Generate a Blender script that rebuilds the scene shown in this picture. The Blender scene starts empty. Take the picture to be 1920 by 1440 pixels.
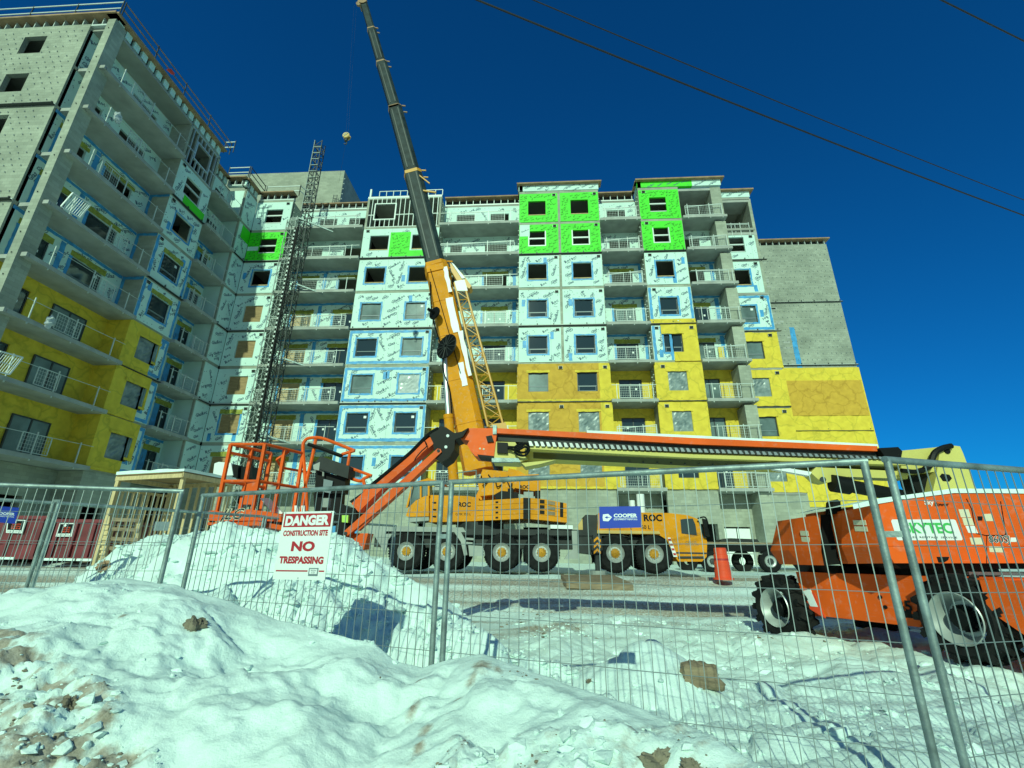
import bpy, math, random
import numpy as np
from mathutils import Vector, Matrix
random.seed(7)
rad = math.radians
scn = bpy.context.scene
COL = scn.collection

# ------------------------------------------------------------------ camera
F_PX, TH, RO, YA = 897.76, 0.3448, 0.011387, -0.062264      # focal length in px (1920 wide), pitch, roll, yaw
CAM = np.array([0.0, 0.0, 1.6])
def _rot():
    cy, sy = math.cos(YA), math.sin(YA)
    f0 = np.array([sy, cy, 0]); r0 = np.array([cy, -sy, 0]); up = np.array([0, 0, 1.0])
    fw = math.cos(TH)*f0 + math.sin(TH)*up
    u = -math.sin(TH)*f0 + math.cos(TH)*up
    r = math.cos(RO)*r0 + math.sin(RO)*u
    u2 = -math.sin(RO)*r0 + math.cos(RO)*u
    return np.array([r, -u2, fw])
RM = _rot()
cam = bpy.data.cameras.new('camera'); camo = bpy.data.objects.new('camera', cam); COL.objects.link(camo)
cam.sensor_width = 36; cam.lens = F_PX/1920*36; cam.clip_start = 0.05; cam.clip_end = 20000
m3 = Matrix(((RM[0][0], -RM[1][0], -RM[2][0]), (RM[0][1], -RM[1][1], -RM[2][1]), (RM[0][2], -RM[1][2], -RM[2][2])))
camo.matrix_world = Matrix.Translation(Vector(CAM)) @ m3.to_4x4()
scn.camera = camo
# surveying: where a photographed point lies once its real distance (plane Y, X or height Z) is known
def ray(x, y): return RM.T @ np.array([(x-960)/F_PX, (y-720)/F_PX, 1.0])
def onY(x, y, D): d = ray(x, y); return Vector(CAM + d*(D/d[1]))
def onX(x, y, D): d = ray(x, y); return Vector(CAM + d*(D/d[0]))
def onZ(x, y, z): d = ray(x, y); return Vector(CAM + d*((z-1.6)/d[2]))

# ------------------------------------------------------------------ light
SUN_EL, SUN_AZ = 28.5, 7.0           # sun behind the camera, a little to the left
w = bpy.data.worlds.new('World'); scn.world = w; w.use_nodes = True
nt = w.node_tree; nt.nodes.clear()
sky = nt.nodes.new('ShaderNodeTexSky'); sky.sky_type = 'NISHITA'; sky.sun_disc = False
sky.sun_elevation = rad(SUN_EL); sky.sun_rotation = rad(180+SUN_AZ)
sky.air_density = 1.0; sky.dust_density = 0.1; sky.ozone_density = 4.0; sky.altitude = 300
tint = nt.nodes.new('ShaderNodeMix'); tint.data_type = 'RGBA'; tint.blend_type = 'MULTIPLY'; tint.inputs[0].default_value = 1
tint.inputs[7].default_value = (0.04, 0.74, 1.30, 1)
bg = nt.nodes.new('ShaderNodeBackground'); bg.inputs[1].default_value = 0.072
out = nt.nodes.new('ShaderNodeOutputWorld')
# the half of the sky round the sun is whiter than the deep blue half opposite it
wtc = nt.nodes.new('ShaderNodeTexCoord'); dot = nt.nodes.new('ShaderNodeVectorMath'); dot.operation = 'DOT_PRODUCT'
dot.inputs[1].default_value = (-math.sin(rad(SUN_AZ)), -math.cos(rad(SUN_AZ)), 0.0); nt.links.new(wtc.outputs['Generated'], dot.inputs[0])
mr = nt.nodes.new('ShaderNodeMapRange'); mr.inputs[1].default_value = -.05; mr.inputs[2].default_value = .75; nt.links.new(dot.outputs['Value'], mr.inputs[0])
pal = nt.nodes.new('ShaderNodeMix'); pal.data_type = 'RGBA'; pal.inputs[6].default_value = (0.035, 0.73, 1.28, 1); pal.inputs[7].default_value = (0.85, 1.0, 0.85, 1)
nt.links.new(mr.outputs[0], pal.inputs[0]); nt.links.new(pal.outputs[2], tint.inputs[7])
nt.links.new(sky.outputs[0], tint.inputs[6]); nt.links.new(tint.outputs[2], bg.inputs[0]); nt.links.new(bg.outputs[0], out.inputs[0])
sun = bpy.data.lights.new('sun', 'SUN'); sun.energy = 3.55; sun.angle = rad(0.5); sun.color = (0.75, 1.0, 0.72)
suno = bpy.data.objects.new('sun', sun); COL.objects.link(suno)
sd = Vector((-math.sin(rad(SUN_AZ))*math.cos(rad(SUN_EL)), -math.cos(rad(SUN_AZ))*math.cos(rad(SUN_EL)), math.sin(rad(SUN_EL))))
suno.rotation_euler = sd.to_track_quat('Z', 'Y').to_euler(); suno.location = sd*80
vs = scn.view_settings; vs.view_transform = 'Standard'; vs.look = 'None'; vs.exposure = 0.0; vs.gamma = 1.0

# ------------------------------------------------------------------ materials
def mat(name, col, rough=0.6, metal=0.0, var=0.0, vscale=3.0, bump=0.0, bscale=20.0, spec=0.5, col2=None, stretch=None):
    m = bpy.data.materials.new(name); m.use_nodes = True
    n = m.node_tree.nodes; l = m.node_tree.links; b = n['Principled BSDF']
    b.inputs['Base Color'].default_value = (*col, 1); b.inputs['Roughness'].default_value = rough
    b.inputs['Metallic'].default_value = metal; b.inputs['Specular IOR Level'].default_value = spec
    if var or bump or col2:
        tc = n.new('ShaderNodeTexCoord'); src = tc.outputs['Object']
        if stretch:
            mp = n.new('ShaderNodeMapping'); mp.inputs['Scale'].default_value = stretch
            l.new(src, mp.inputs[0]); src = mp.outputs[0]
    if var or col2:
        t = n.new('ShaderNodeTexNoise'); t.inputs['Scale'].default_value = vscale; t.inputs['Detail'].default_value = 6
        l.new(src, t.inputs['Vector'])
        r = n.new('ShaderNodeValToRGB'); r.color_ramp.elements[0].position = 0.3; r.color_ramp.elements[1].position = 0.7
        c1 = col2 if col2 else tuple(max(0, c*(1-var)) for c in col)
        c2 = col if col2 else tuple(min(1, c*(1+var)) for c in col)
        r.color_ramp.elements[0].color = (*c1, 1); r.color_ramp.elements[1].color = (*c2, 1)
        l.new(t.outputs['Fac'], r.inputs[0]); l.new(r.outputs[0], b.inputs['Base Color'])
    if bump:
        t2 = n.new('ShaderNodeTexNoise'); t2.inputs['Scale'].default_value = bscale; t2.inputs['Detail'].default_value = 5
        l.new(src, t2.inputs['Vector'])
        bp = n.new('ShaderNodeBump'); bp.inputs['Strength'].default_value = min(1, bump); bp.inputs['Distance'].default_value = 0.02
        l.new(t2.outputs['Fac'], bp.inputs['Height']); l.new(bp.outputs[0], b.inputs['Normal'])
    return m

def block_mat(name, col, mortar, bw=0.4, bh=0.2, dark=0.8):
    m = bpy.data.materials.new(name); m.use_nodes = True
    n = m.node_tree.nodes; l = m.node_tree.links; b = n['Principled BSDF']; b.inputs['Roughness'].default_value = 0.9
    tc = n.new('ShaderNodeTexCoord'); ge = n.new('ShaderNodeNewGeometry')
    sx = n.new('ShaderNodeSeparateXYZ'); l.new(tc.outputs['Object'], sx.inputs[0])
    sn = n.new('ShaderNodeSeparateXYZ'); l.new(ge.outputs['Normal'], sn.inputs[0])
    def mth(op, a, c=None):
        k = n.new('ShaderNodeMath'); k.operation = op
        for i, v in enumerate((a, c)):
            if v is None: continue
            if isinstance(v, (int, float)): k.inputs[i].default_value = v
            else: l.new(v, k.inputs[i])
        return k.outputs[0]
    u = mth('ADD', mth('MULTIPLY', sx.outputs[0], mth('ABSOLUTE', sn.outputs[1])), mth('MULTIPLY', sx.outputs[1], mth('ABSOLUTE', sn.outputs[0])))
    cb = n.new('ShaderNodeCombineXYZ'); l.new(u, cb.inputs[0]); l.new(sx.outputs[2], cb.inputs[1])
    br = n.new('ShaderNodeTexBrick'); br.inputs['Scale'].default_value = 1; br.inputs['Brick Width'].default_value = bw
    br.inputs['Row Height'].default_value = bh; br.inputs['Mortar Size'].default_value = 0.008; br.inputs['Mortar Smooth'].default_value = 0.3
    br.inputs['Color1'].default_value = (*col, 1); br.inputs['Color2'].default_value = (*[c*dark for c in col], 1); br.inputs['Mortar'].default_value = (*mortar, 1)
    l.new(cb.outputs[0], br.inputs['Vector'])
    t = n.new('ShaderNodeTexNoise'); t.inputs['Scale'].default_value = 0.5; t.inputs['Detail'].default_value = 7; l.new(tc.outputs['Object'], t.inputs['Vector'])
    r = n.new('ShaderNodeValToRGB'); r.color_ramp.elements[0].position = 0.3; r.color_ramp.elements[0].color = (.72, .73, .72, 1); r.color_ramp.elements[1].position = .72; r.color_ramp.elements[1].color = (1.12, 1.12, 1.1, 1)
    l.new(t.outputs['Fac'], r.inputs[0])
    mx = n.new('ShaderNodeMix'); mx.data_type = 'RGBA'; mx.blend_type = 'MULTIPLY'; mx.inputs[0].default_value = 1
    l.new(br.outputs['Color'], mx.inputs[6]); l.new(r.outputs[0], mx.inputs[7]); l.new(mx.outputs[2], b.inputs['Base Color'])
    bp = n.new('ShaderNodeBump'); bp.inputs['Strength'].default_value = .5; bp.inputs['Distance'].default_value = .01
    l.new(br.outputs['Fac'], bp.inputs['Height']); bp.invert = True; l.new(bp.outputs[0], b.inputs['Normal'])
    return m

def foam_mat(name, col, dk):
    m = bpy.data.materials.new(name); m.use_nodes = True
    n = m.node_tree.nodes; l = m.node_tree.links; b = n['Principled BSDF']; b.inputs['Roughness'].default_value = 0.75
    tc = n.new('ShaderNodeTexCoord')
    t0 = n.new('ShaderNodeTexNoise'); t0.inputs['Scale'].default_value = 1.6; l.new(tc.outputs['Object'], t0.inputs['Vector'])
    ad = n.new('ShaderNodeMix'); ad.data_type = 'VECTOR'; ad.inputs[0].default_value = .42
    l.new(tc.outputs['Object'], ad.inputs[4]); l.new(t0.outputs['Color'], ad.inputs[5])
    v = n.new('ShaderNodeTexVoronoi'); v.feature = 'DISTANCE_TO_EDGE'; v.inputs['Scale'].default_value = 1.25; l.new(ad.outputs[1], v.inputs['Vector'])
    r = n.new('ShaderNodeValToRGB'); r.color_ramp.elements[0].position = 0.0; r.color_ramp.elements[0].color = (*dk, 1); r.color_ramp.elements[1].position = .055; r.color_ramp.elements[1].color = (*col, 1)
    l.new(v.outputs['Distance'], r.inputs[0])
    t = n.new('ShaderNodeTexNoise'); t.inputs['Scale'].default_value = 2.2; t.inputs['Detail'].default_value = 6; l.new(tc.outputs['Object'], t.inputs['Vector'])
    r2 = n.new('ShaderNodeValToRGB'); r2.color_ramp.elements[0].position = .35; r2.color_ramp.elements[0].color = (.89, .87, .82, 1); r2.color_ramp.elements[1].position = .65; r2.color_ramp.elements[1].color = (1.05, 1.05, 1.05, 1)
    l.new(t.outputs['Fac'], r2.inputs[0])
    mx = n.new('ShaderNodeMix'); mx.data_type = 'RGBA'; mx.blend_type = 'MULTIPLY'; mx.inputs[0].default_value = 1
    l.new(r.outputs[0], mx.inputs[6]); l.new(r2.outputs[0], mx.inputs[7]); l.new(mx.outputs[2], b.inputs['Base Color'])
    bp = n.new('ShaderNodeBump'); bp.inputs['Strength'].default_value = .7; bp.inputs['Distance'].default_value = .05
    l.new(t.outputs['Fac'], bp.inputs['Height']); l.new(bp.outputs[0], b.inputs['Normal'])
    return m

def paint(name, col, dust=(.42, .43, .39), rough=.42, amt=.30, spec=.25):
    """worn machine paint: faded patches, fine scratches, a film of road salt that gathers in flecks"""
    m = bpy.data.materials.new(name); m.use_nodes = True
    n = m.node_tree.nodes; l = m.node_tree.links; b = n['Principled BSDF']; b.inputs['Specular IOR Level'].default_value = spec
    tc = n.new('ShaderNodeTexCoord')
    def nz(s, d, st=None):
        t = n.new('ShaderNodeTexNoise'); t.inputs['Scale'].default_value = s; t.inputs['Detail'].default_value = d; src = tc.outputs['Object']
        if st: mp = n.new('ShaderNodeMapping'); mp.inputs['Scale'].default_value = st; l.new(src, mp.inputs[0]); src = mp.outputs[0]
        l.new(src, t.inputs['Vector']); return t.outputs['Fac']
    def ramp(f, a, b_, c0, c1): r = n.new('ShaderNodeValToRGB'); r.color_ramp.elements[0].position = a; r.color_ramp.elements[1].position = b_; r.color_ramp.elements[0].color = c0; r.color_ramp.elements[1].color = c1; l.new(f, r.inputs[0]); return r.outputs[0]
    base = ramp(nz(1.1, 6), .3, .7, (*[c*.80 for c in col], 1), (*[min(1, c*1.08) for c in col], 1))
    k = ramp(nz(9, 10), .56, .74, (0, 0, 0, 1), (amt, amt, amt, 1)); s_ = ramp(nz(3, 8, (1, 1, 22)), .62, .70, (0, 0, 0, 1), (amt*.8, amt*.8, amt*.8, 1))
    ad = n.new('ShaderNodeMath'); ad.operation = 'MAXIMUM'; l.new(k, ad.inputs[0]); l.new(s_, ad.inputs[1])
    mx = n.new('ShaderNodeMix'); mx.data_type = 'RGBA'; l.new(ad.outputs[0], mx.inputs[0]); l.new(base, mx.inputs[6]); mx.inputs[7].default_value = (*dust, 1); l.new(mx.outputs[2], b.inputs['Base Color'])
    rr = n.new('ShaderNodeMapRange'); rr.inputs[3].default_value = rough-.08; rr.inputs[4].default_value = rough+.25; l.new(nz(5, 6), rr.inputs[0]); l.new(rr.outputs[0], b.inputs['Roughness'])
    bp = n.new('ShaderNodeBump'); bp.inputs['Strength'].default_value = .12; bp.inputs['Distance'].default_value = .01; l.new(nz(4, 5), bp.inputs['Height']); l.new(bp.outputs[0], b.inputs['Normal'])
    return m

def snow_mat():
    m = bpy.data.materials.new('snow'); m.use_nodes = True
    n = m.node_tree.nodes; l = m.node_tree.links; b = n['Principled BSDF']; b.inputs['Roughness'].default_value = 0.65; b.inputs['Specular IOR Level'].default_value = .25
    tc = n.new('ShaderNodeTexCoord'); at = n.new('ShaderNodeAttribute'); at.attribute_name = 'dirt'
    def noise(s, d=6):
        t = n.new('ShaderNodeTexNoise'); t.inputs['Scale'].default_value = s; t.inputs['Detail'].default_value = d; t.inputs['Roughness'].default_value = .68
        l.new(tc.outputs['Object'], t.inputs['Vector']); return t.outputs['Fac']
    # dirt = attribute thresholded by a noise, so that it lies in ragged flecks
    s1 = n.new('ShaderNodeMath'); s1.operation = 'MULTIPLY_ADD'; l.new(at.outputs['Fac'], s1.inputs[0]); s1.inputs[1].default_value = 1.0
    nn = noise(15, 9); l.new(nn, s1.inputs[2])
    r = n.new('ShaderNodeMapRange'); r.inputs[1].default_value = .62; r.inputs[2].default_value = .98; l.new(s1.outputs[0], r.inputs[0])
    rb = n.new('ShaderNodeValToRGB'); rb.color_ramp.elements[0].color = (.25, .215, .16, 1); rb.color_ramp.elements[1].color = (.50, .46, .38, 1)
    rb.color_ramp.elements[0].position = .35; rb.color_ramp.elements[1].position = .65; l.new(noise(18), rb.inputs[0])
    mx = n.new('ShaderNodeMix'); mx.data_type = 'RGBA'; l.new(r.outputs[0], mx.inputs[0])
    rs = n.new('ShaderNodeValToRGB'); rs.color_ramp.elements[0].color = (.66, .82, .77, 1); rs.color_ramp.elements[1].color = (.77, .94, .89, 1)
    rs.color_ramp.elements[0].position = .3; rs.color_ramp.elements[1].position = .6; l.new(noise(2.2), rs.inputs[0])
    l.new(rs.outputs[0], mx.inputs[6]); l.new(rb.outputs[0], mx.inputs[7]); l.new(mx.outputs[2], b.inputs['Base Color'])
    b1 = n.new('ShaderNodeBump'); b1.inputs['Strength'].default_value = .55; b1.inputs['Distance'].default_value = .032; l.new(noise(13, 9), b1.inputs['Height'])
    b2 = n.new('ShaderNodeBump'); b2.inputs['Strength'].default_value = .4; b2.inputs['Distance'].default_value = .008; l.new(noise(60, 5), b2.inputs['Height']); l.new(b1.outputs[0], b2.inputs['Normal'])
    l.new(b2.outputs[0], b.inputs['Normal'])
    return m

M = {}
M['snow'] = snow_mat()
M['cmu'] = block_mat('concrete_block', (.41, .44, .36), (.31, .33, .28))
M['cmu_dark'] = block_mat('concrete_block_weathered', (.37, .40, .34), (.28, .30, .26))
M['conc'] = mat('cast_concrete', (.36, .38, .35), .85, var=.18, vscale=1.3, bump=.3, bscale=14)
M['soffit'] = mat('formed_concrete_soffit', (.31, .32, .28), .85, var=.14, vscale=.9)
M['white'] = mat('white_sheathing_board', (.58, .79, .73), .7, var=.06, vscale=.8)
M['ink'] = mat('blue_grey_print', (.09, .15, .20), .8)
M['green'] = mat('green_sheathing_board', (.045, .70, .006), .6, var=.10, vscale=1.2)
M['gink'] = mat('dark_green_print', (.02, .18, .01), .8)
M['blue'] = mat('blue_membrane', (.045, .30, .62), .5, var=.25, vscale=2.5, bump=.3, bscale=8)
M['foam'] = foam_mat('yellow_spray_foam', (.74, .56, .045), (.57, .45, .035))
M['amber'] = foam_mat('aged_amber_spray_foam', (.60, .36, .035), (.47, .27, .02))
M['olive'] = mat('olive_felt_flashing', (.30, .32, .05), .8, var=.3, vscale=6)
M['glass'] = mat('window_glass', (.018, .035, .042), .06, spec=.8)
M['glassl'] = mat('pale_window_glass', (.14, .20, .20), .2, var=.35, vscale=.9, spec=.3)
M['frame'] = mat('dark_window_frame', (.03, .04, .045), .4)
M['frameg'] = mat('grey_window_frame', (.17, .22, .24), .45)
M['film'] = mat('plastic_film', (.30, .36, .36), .3, col2=(.12, .17, .18), vscale=2.2, bump=.2, bscale=3.5, spec=.3)
M['filmw'] = mat('white_plastic_film', (.62, .66, .66), .2, col2=(.35, .42, .42), vscale=1.5, bump=.3, bscale=2.5, spec=.3)
M['ply'] = mat('plywood', (.33, .22, .10), .75, var=.22, vscale=2, stretch=(1, 1, 6))
M['timber'] = mat('fresh_lumber', (.60, .46, .24), .75, var=.18, vscale=2.5, stretch=(6, 6, 1))
M['oldwood'] = mat('weathered_lumber', (.25, .19, .12), .85, var=.3, vscale=3, bump=.5, bscale=12, stretch=(1, 5, 5))
M['brown'] = mat('brown_plywood_edge', (.33, .21, .12), .8, var=.25, vscale=2)
M['stud'] = mat('galvanised_stud', (.62, .70, .68), .35, .4)
M['galv'] = mat('galvanised_steel', (.25, .32, .31), .5, .45, var=.35, vscale=9, bump=.15, bscale=40)
M['wire'] = mat('galvanised_wire', (.29, .35, .34), .5, .4)
M['rail'] = mat('white_guard_rail', (.55, .62, .59), .5, .15)
M['dsteel'] = mat('dark_steel', (.05, .06, .06), .5, .4)
M['black'] = mat('black_paint', (.007, .008, .008), .5, spec=.15)
M['voidb'] = mat('painted_room_shade', (.022, .022, .022), .9)  # near-black colour stands in for the darkness of the rooms
M['mast'] = mat('dull_mast_steel', (.26, .31, .29), .5, .35, var=.2, vscale=4)
M['rubber'] = mat('tyre_rubber', (.011, .012, .012), .85, spec=.2, var=.5, vscale=5, bump=.3, bscale=30)
M['chrome'] = mat('chrome_rod', (.75, .76, .74), .38, .8)
M['doorg'] = mat('bright_door_glass', (.34, .50, .46), .5, var=.2, vscale=2, spec=.15)
M['cyel'] = paint('crane_yellow_paint', (.74, .29, .010), rough=.5, amt=.28, spec=.12)
M['hubc'] = mat('dull_yellow_hub', (.46, .22, .02), .6, var=.3, vscale=9, spec=.2)
M['boom_shade'] = mat('painted_olive_shade', (.085, .085, .03), .7, spec=.2)  # shade on the cream boom's underside, put into a dark colour
M['cyeld'] = mat('pale_crane_yellow', (.56, .38, .11), .5, var=.12, vscale=2)
M['jib'] = mat('jib_yellow_paint', (.58, .29, .03), .45)
M['boom'] = mat('dark_grey_boom_paint', (.026, .040, .041), .5, var=.4, vscale=2.5, spec=.15)
M['cgrey'] = mat('crane_grey_paint', (.30, .33, .30), .55, var=.2, vscale=1.5)
M['deck'] = mat('dark_carrier_frame', (.032, .037, .036), .6, spec=.25, var=.3, vscale=2)
M['rimg'] = mat('grey_wheel_rim', (.46, .50, .48), .4, .4)
M['orange'] = paint('orange_lift_paint', (.84, .115, .008), rough=.45, amt=.22)
M['cream'] = mat('cream_lift_paint', (.60, .53, .15), .45, spec=.3, var=.07, vscale=1.5)
M['red'] = mat('maroon_bin_paint', (.17, .026, .032), .6, var=.35, vscale=1.6, bump=.3, bscale=9)
M['sblue'] = mat('royal_blue_sign', (.012, .05, .42), .45)
M['swhite'] = mat('white_sign_face', (.78, .84, .82), .5)
M['sred'] = mat('red_sign_ink', (.42, .022, .03), .55)
M['sgreen'] = mat('green_sign_ink', (.05, .48, .10), .55)
M['drum'] = mat('orange_red_plastic', (.80, .075, .02), .45, var=.1, vscale=3)
M['decal'] = mat('cream_decal', (.68, .64, .45), .6)
M['lime'] = mat('lime_decal', (.42, .72, .10), .6)
M['clod'] = mat('frozen_mud', (.21, .18, .13), .9, var=.4, vscale=9, bump=1, bscale=18)
M['cable'] = mat('cable_sheath', (.012, .014, .018), .6)
M['track'] = mat('zinc_cable_carrier', (.42, .45, .43), .3, .7)
M['cardb'] = mat('light_particle_board', (.52, .38, .20), .8, var=.2, vscale=4)

# ------------------------------------------------------------------ mesh helper
class MB:
    def __init__(s): s.v = []; s.f = []; s.m = []
    def add(s, vs, fs, mi=0):
        o = len(s.v); s.v.extend([tuple(p) for p in vs])
        for f in fs: s.f.append(tuple(i+o for i in f)); s.m.append(mi)
    def quad(s, a, b, c, d, mi=0): s.add([a, b, c, d], [(0, 1, 2, 3)], mi)
    def box(s, x0, x1, y0, y1, z0, z1, mi=0):
        s.add([(x0, y0, z0), (x1, y0, z0), (x1, y1, z0), (x0, y1, z0), (x0, y0, z1), (x1, y0, z1), (x1, y1, z1), (x0, y1, z1)],
              [(3, 2, 1, 0), (4, 5, 6, 7), (0, 1, 5, 4), (1, 2, 6, 5), (2, 3, 7, 6), (3, 0, 4, 7)], mi)
    def obox(s, c, ax, h, mi=0):
        c = Vector(c); a, b, d = [Vector(q)*k for q, k in zip(ax, h)]
        P = [c+i*a+j*b+k*d for k in (-1, 1) for i, j in ((-1, -1), (1, -1), (1, 1), (-1, 1))]
        s.add(P, [(3, 2, 1, 0), (4, 5, 6, 7), (0, 1, 5, 4), (1, 2, 6, 5), (2, 3, 7, 6), (3, 0, 4, 7)], mi)
    def bar(s, p, q, wd, ht=None, mi=0, up=(0, 0, 1)):
        p, q = Vector(p), Vector(q); d = q-p; L = d.length
        if L < 1e-6: return
        d /= L; up = Vector(up); sd_ = d.cross(up)
        if sd_.length < 1e-3: sd_ = d.cross(Vector((1, 0, 0)))
        sd_.normalize(); u = sd_.cross(d)
        s.obox((p+q)/2, (d, sd_, u), (L/2, wd/2, (ht or wd)/2), mi)
    def tube(s, p, q, r, n=6, mi=0, r2=None, cap=True):
        p, q = Vector(p), Vector(q); d = (q-p)
        if d.length < 1e-6: return
        d.normalize(); a = d.cross(Vector((0, 0, 1)))
        if a.length < 1e-3: a = d.cross(Vector((1, 0, 0)))
        a.normalize(); b = d.cross(a); r2 = r if r2 is None else r2
        P = [p+(a*math.cos(2*math.pi*i/n)+b*math.sin(2*math.pi*i/n))*r for i in range(n)]
        P += [q+(a*math.cos(2*math.pi*i/n)+b*math.sin(2*math.pi*i/n))*r2 for i in range(n)]
        fs = [(i, i+n, (i+1) % n+n, (i+1) % n) for i in range(n)]
        if cap: fs += [tuple(range(n)), tuple(range(2*n-1, n-1, -1))]
        s.add(P, fs, mi)
    def path(s, pts, r, n=6, mi=0):
        pts = [Vector(p) for p in pts]
        for a, b in zip(pts[:-1], pts[1:]): s.tube(a, b, r, n, mi)
    def curve(s, pts, r, n=6, mi=0, k=6):
        pts = [Vector(p) for p in pts]; P = []
        E = [2*pts[0]-pts[1]]+pts+[2*pts[-1]-pts[-2]]
        for i in range(1, len(E)-2):
            for j in range(k):
                t = j/k; a, b, c, d = E[i-1], E[i], E[i+1], E[i+2]
                P.append(.5*((2*b)+(c-a)*t+(2*a-5*b+4*c-d)*t*t+(3*b-a-3*c+d)*t**3))
        P.append(pts[-1]); s.path(P, r, n, mi)
    def prism(s, poly, off, mi=0, side=None, back=True):
        """poly: 3D outline (any order), swept along vector off"""
        P = [Vector(p) for p in poly]; off = Vector(off); n = len(P)
        nrm = Vector((0, 0, 0))
        for i in range(n): nrm += P[i].cross(P[(i+1) % n])
        if nrm.dot(off) > 0: P.reverse()          # front face looks away from the sweep
        Q = [p+off for p in P]
        s.add(P+Q, [tuple(range(n))]+([tuple(range(2*n-1, n-1, -1))] if back else []), mi)
        s.add(P+Q, [((i+1) % n, i, i+n, (i+1) % n+n) for i in range(n)], mi if side is None else side)
    def loft(s, rings, mi=0, cap=True, closed=True):
        n = len(rings[0]); o = []
        for r in rings: o.extend(r)
        fs = []
        for k in range(len(rings)-1):
            for i in range(n if closed else n-1):
                j = (i+1) % n; fs.append((k*n+i, k*n+j, (k+1)*n+j, (k+1)*n+i))
        if cap: fs += [tuple(range(n-1, -1, -1)), tuple(range((len(rings)-1)*n, len(rings)*n))]
        s.add(o, fs, mi)
    def lathe(s, c, ax, prof, n=24, mi=0):
        """prof: (radius, distance along ax)"""
        c = Vector(c); ax = Vector(ax).normalized(); a = ax.cross(Vector((0, 0, 1)))
        if a.length < 1e-3: a = Vector((1, 0, 0))
        a.normalize(); b = ax.cross(a)
        s.loft([[c+ax*t+(a*math.cos(2*math.pi*i/n)+b*math.sin(2*math.pi*i/n))*r for i in range(n)] for r, t in prof], mi, cap=False)
    def grow(s, o):
        k = len(s.v); s.v += o.v; s.f += [tuple(i+k for i in f) for f in o.f]; s.m += o.m
    def build(s, name, mats, parent=None, smooth=False, angle=None):
        off = Vector((0, 0, 0)); p = parent
        while p is not None: off += p.location; p = p.parent
        me = bpy.data.meshes.new(name)
        me.from_pydata([(x-off.x, y-off.y, z-off.z) for x, y, z in s.v], [], s.f)
        mats = mats if isinstance(mats, (list, tuple)) else [mats]
        for q in mats: me.materials.append(M[q] if isinstance(q, str) else q)
        if len(mats) > 1: me.polygons.foreach_set('material_index', s.m)
        if smooth: me.polygons.foreach_set('use_smooth', [True]*len(s.f))
        me.update()
        if smooth and angle:
            try: me.set_sharp_from_angle(angle=rad(angle))
            except Exception: pass
        o = bpy.data.objects.new(name, me); COL.objects.link(o)
        if parent is not None: o.parent = parent
        return o

def thing(name, label, cat, loc, group=None):
    o = bpy.data.objects.new(name, None); COL.objects.link(o); o.location = loc; o.empty_display_size = .3
    o['label'] = label; o['category'] = cat
    if group: o['group'] = group
    return o
def tag(o, label, cat, group=None):
    o['label'] = label; o['category'] = cat
    if group: o['group'] = group
    return o
def struct(o): o['kind'] = 'structure'; return o

_tx = {}
def text2d(body, bold=0.0, res=2):
    k = (body, bold, res)
    if k in _tx: return _tx[k]
    c = bpy.data.curves.new('lettering', 'FONT'); c.body = body; c.size = 1; c.align_x = 'CENTER'; c.align_y = 'CENTER'
    c.resolution_u = res; c.offset = bold
    o = bpy.data.objects.new('lettering', c); COL.objects.link(o)
    dg = bpy.context.evaluated_depsgraph_get(); dg.update()
    me = bpy.data.meshes.new_from_object(o.evaluated_get(dg))
    vs_ = [(v.co.x, v.co.y) for v in me.vertices]; fs = [tuple(p.vertices) for p in me.polygons]
    xs = [a for a, b in vs_]; ys = [b for a, b in vs_]
    cx, cy = (min(xs)+max(xs))/2, (min(ys)+max(ys))/2
    vs_ = [(a-cx, b-cy) for a, b in vs_]
    bpy.data.objects.remove(o); bpy.data.meshes.remove(me); bpy.data.curves.remove(c)
    _tx[k] = (vs_, fs, max(xs)-min(xs), max(ys)-min(ys)); return _tx[k]
def put_text(mb, body, c, right, up, width=None, height=None, mi=0, bold=0.0, shear=0.0, res=3):
    """lettering fitted to a real width / height, standing at c"""
    vs_, fs, W, H = text2d(body, bold, res); c, r, u = Vector(c), Vector(right).normalized(), Vector(up).normalized()
    sx = width/W if width else height/H; sy = height/H if height else sx
    mb.add([c+r*(x*sx+y*sy*shear)+u*(y*sy) for x, y in vs_], fs, mi)

class Fr:
    """a wall plane: u runs to the right as seen from outside, z up, d outward"""
    def __init__(s, o, U, N): s.o, s.U, s.N = Vector(o), Vector(U), Vector(N)
    def p(s, u, z, d=0.0): q = s.o+s.U*u+s.N*d; return (q.x, q.y, z)
    def box(s, mb, u0, u1, z0, z1, d0, d1, mi=0):
        mb.obox(s.p((u0+u1)/2, (z0+z1)/2, (d0+d1)/2), (s.U, Vector((0, 0, 1)), s.N), ((u1-u0)/2, (z1-z0)/2, (d1-d0)/2), mi)
def FY(y): return Fr((0, y, 0), (1, 0, 0), (0, -1, 0))
def FX(x): return Fr((x, 0, 0), (0, 1, 0), (1, 0, 0))
def FXn(x): return Fr((x, 0, 0), (0, -1, 0), (-1, 0, 0))

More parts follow.
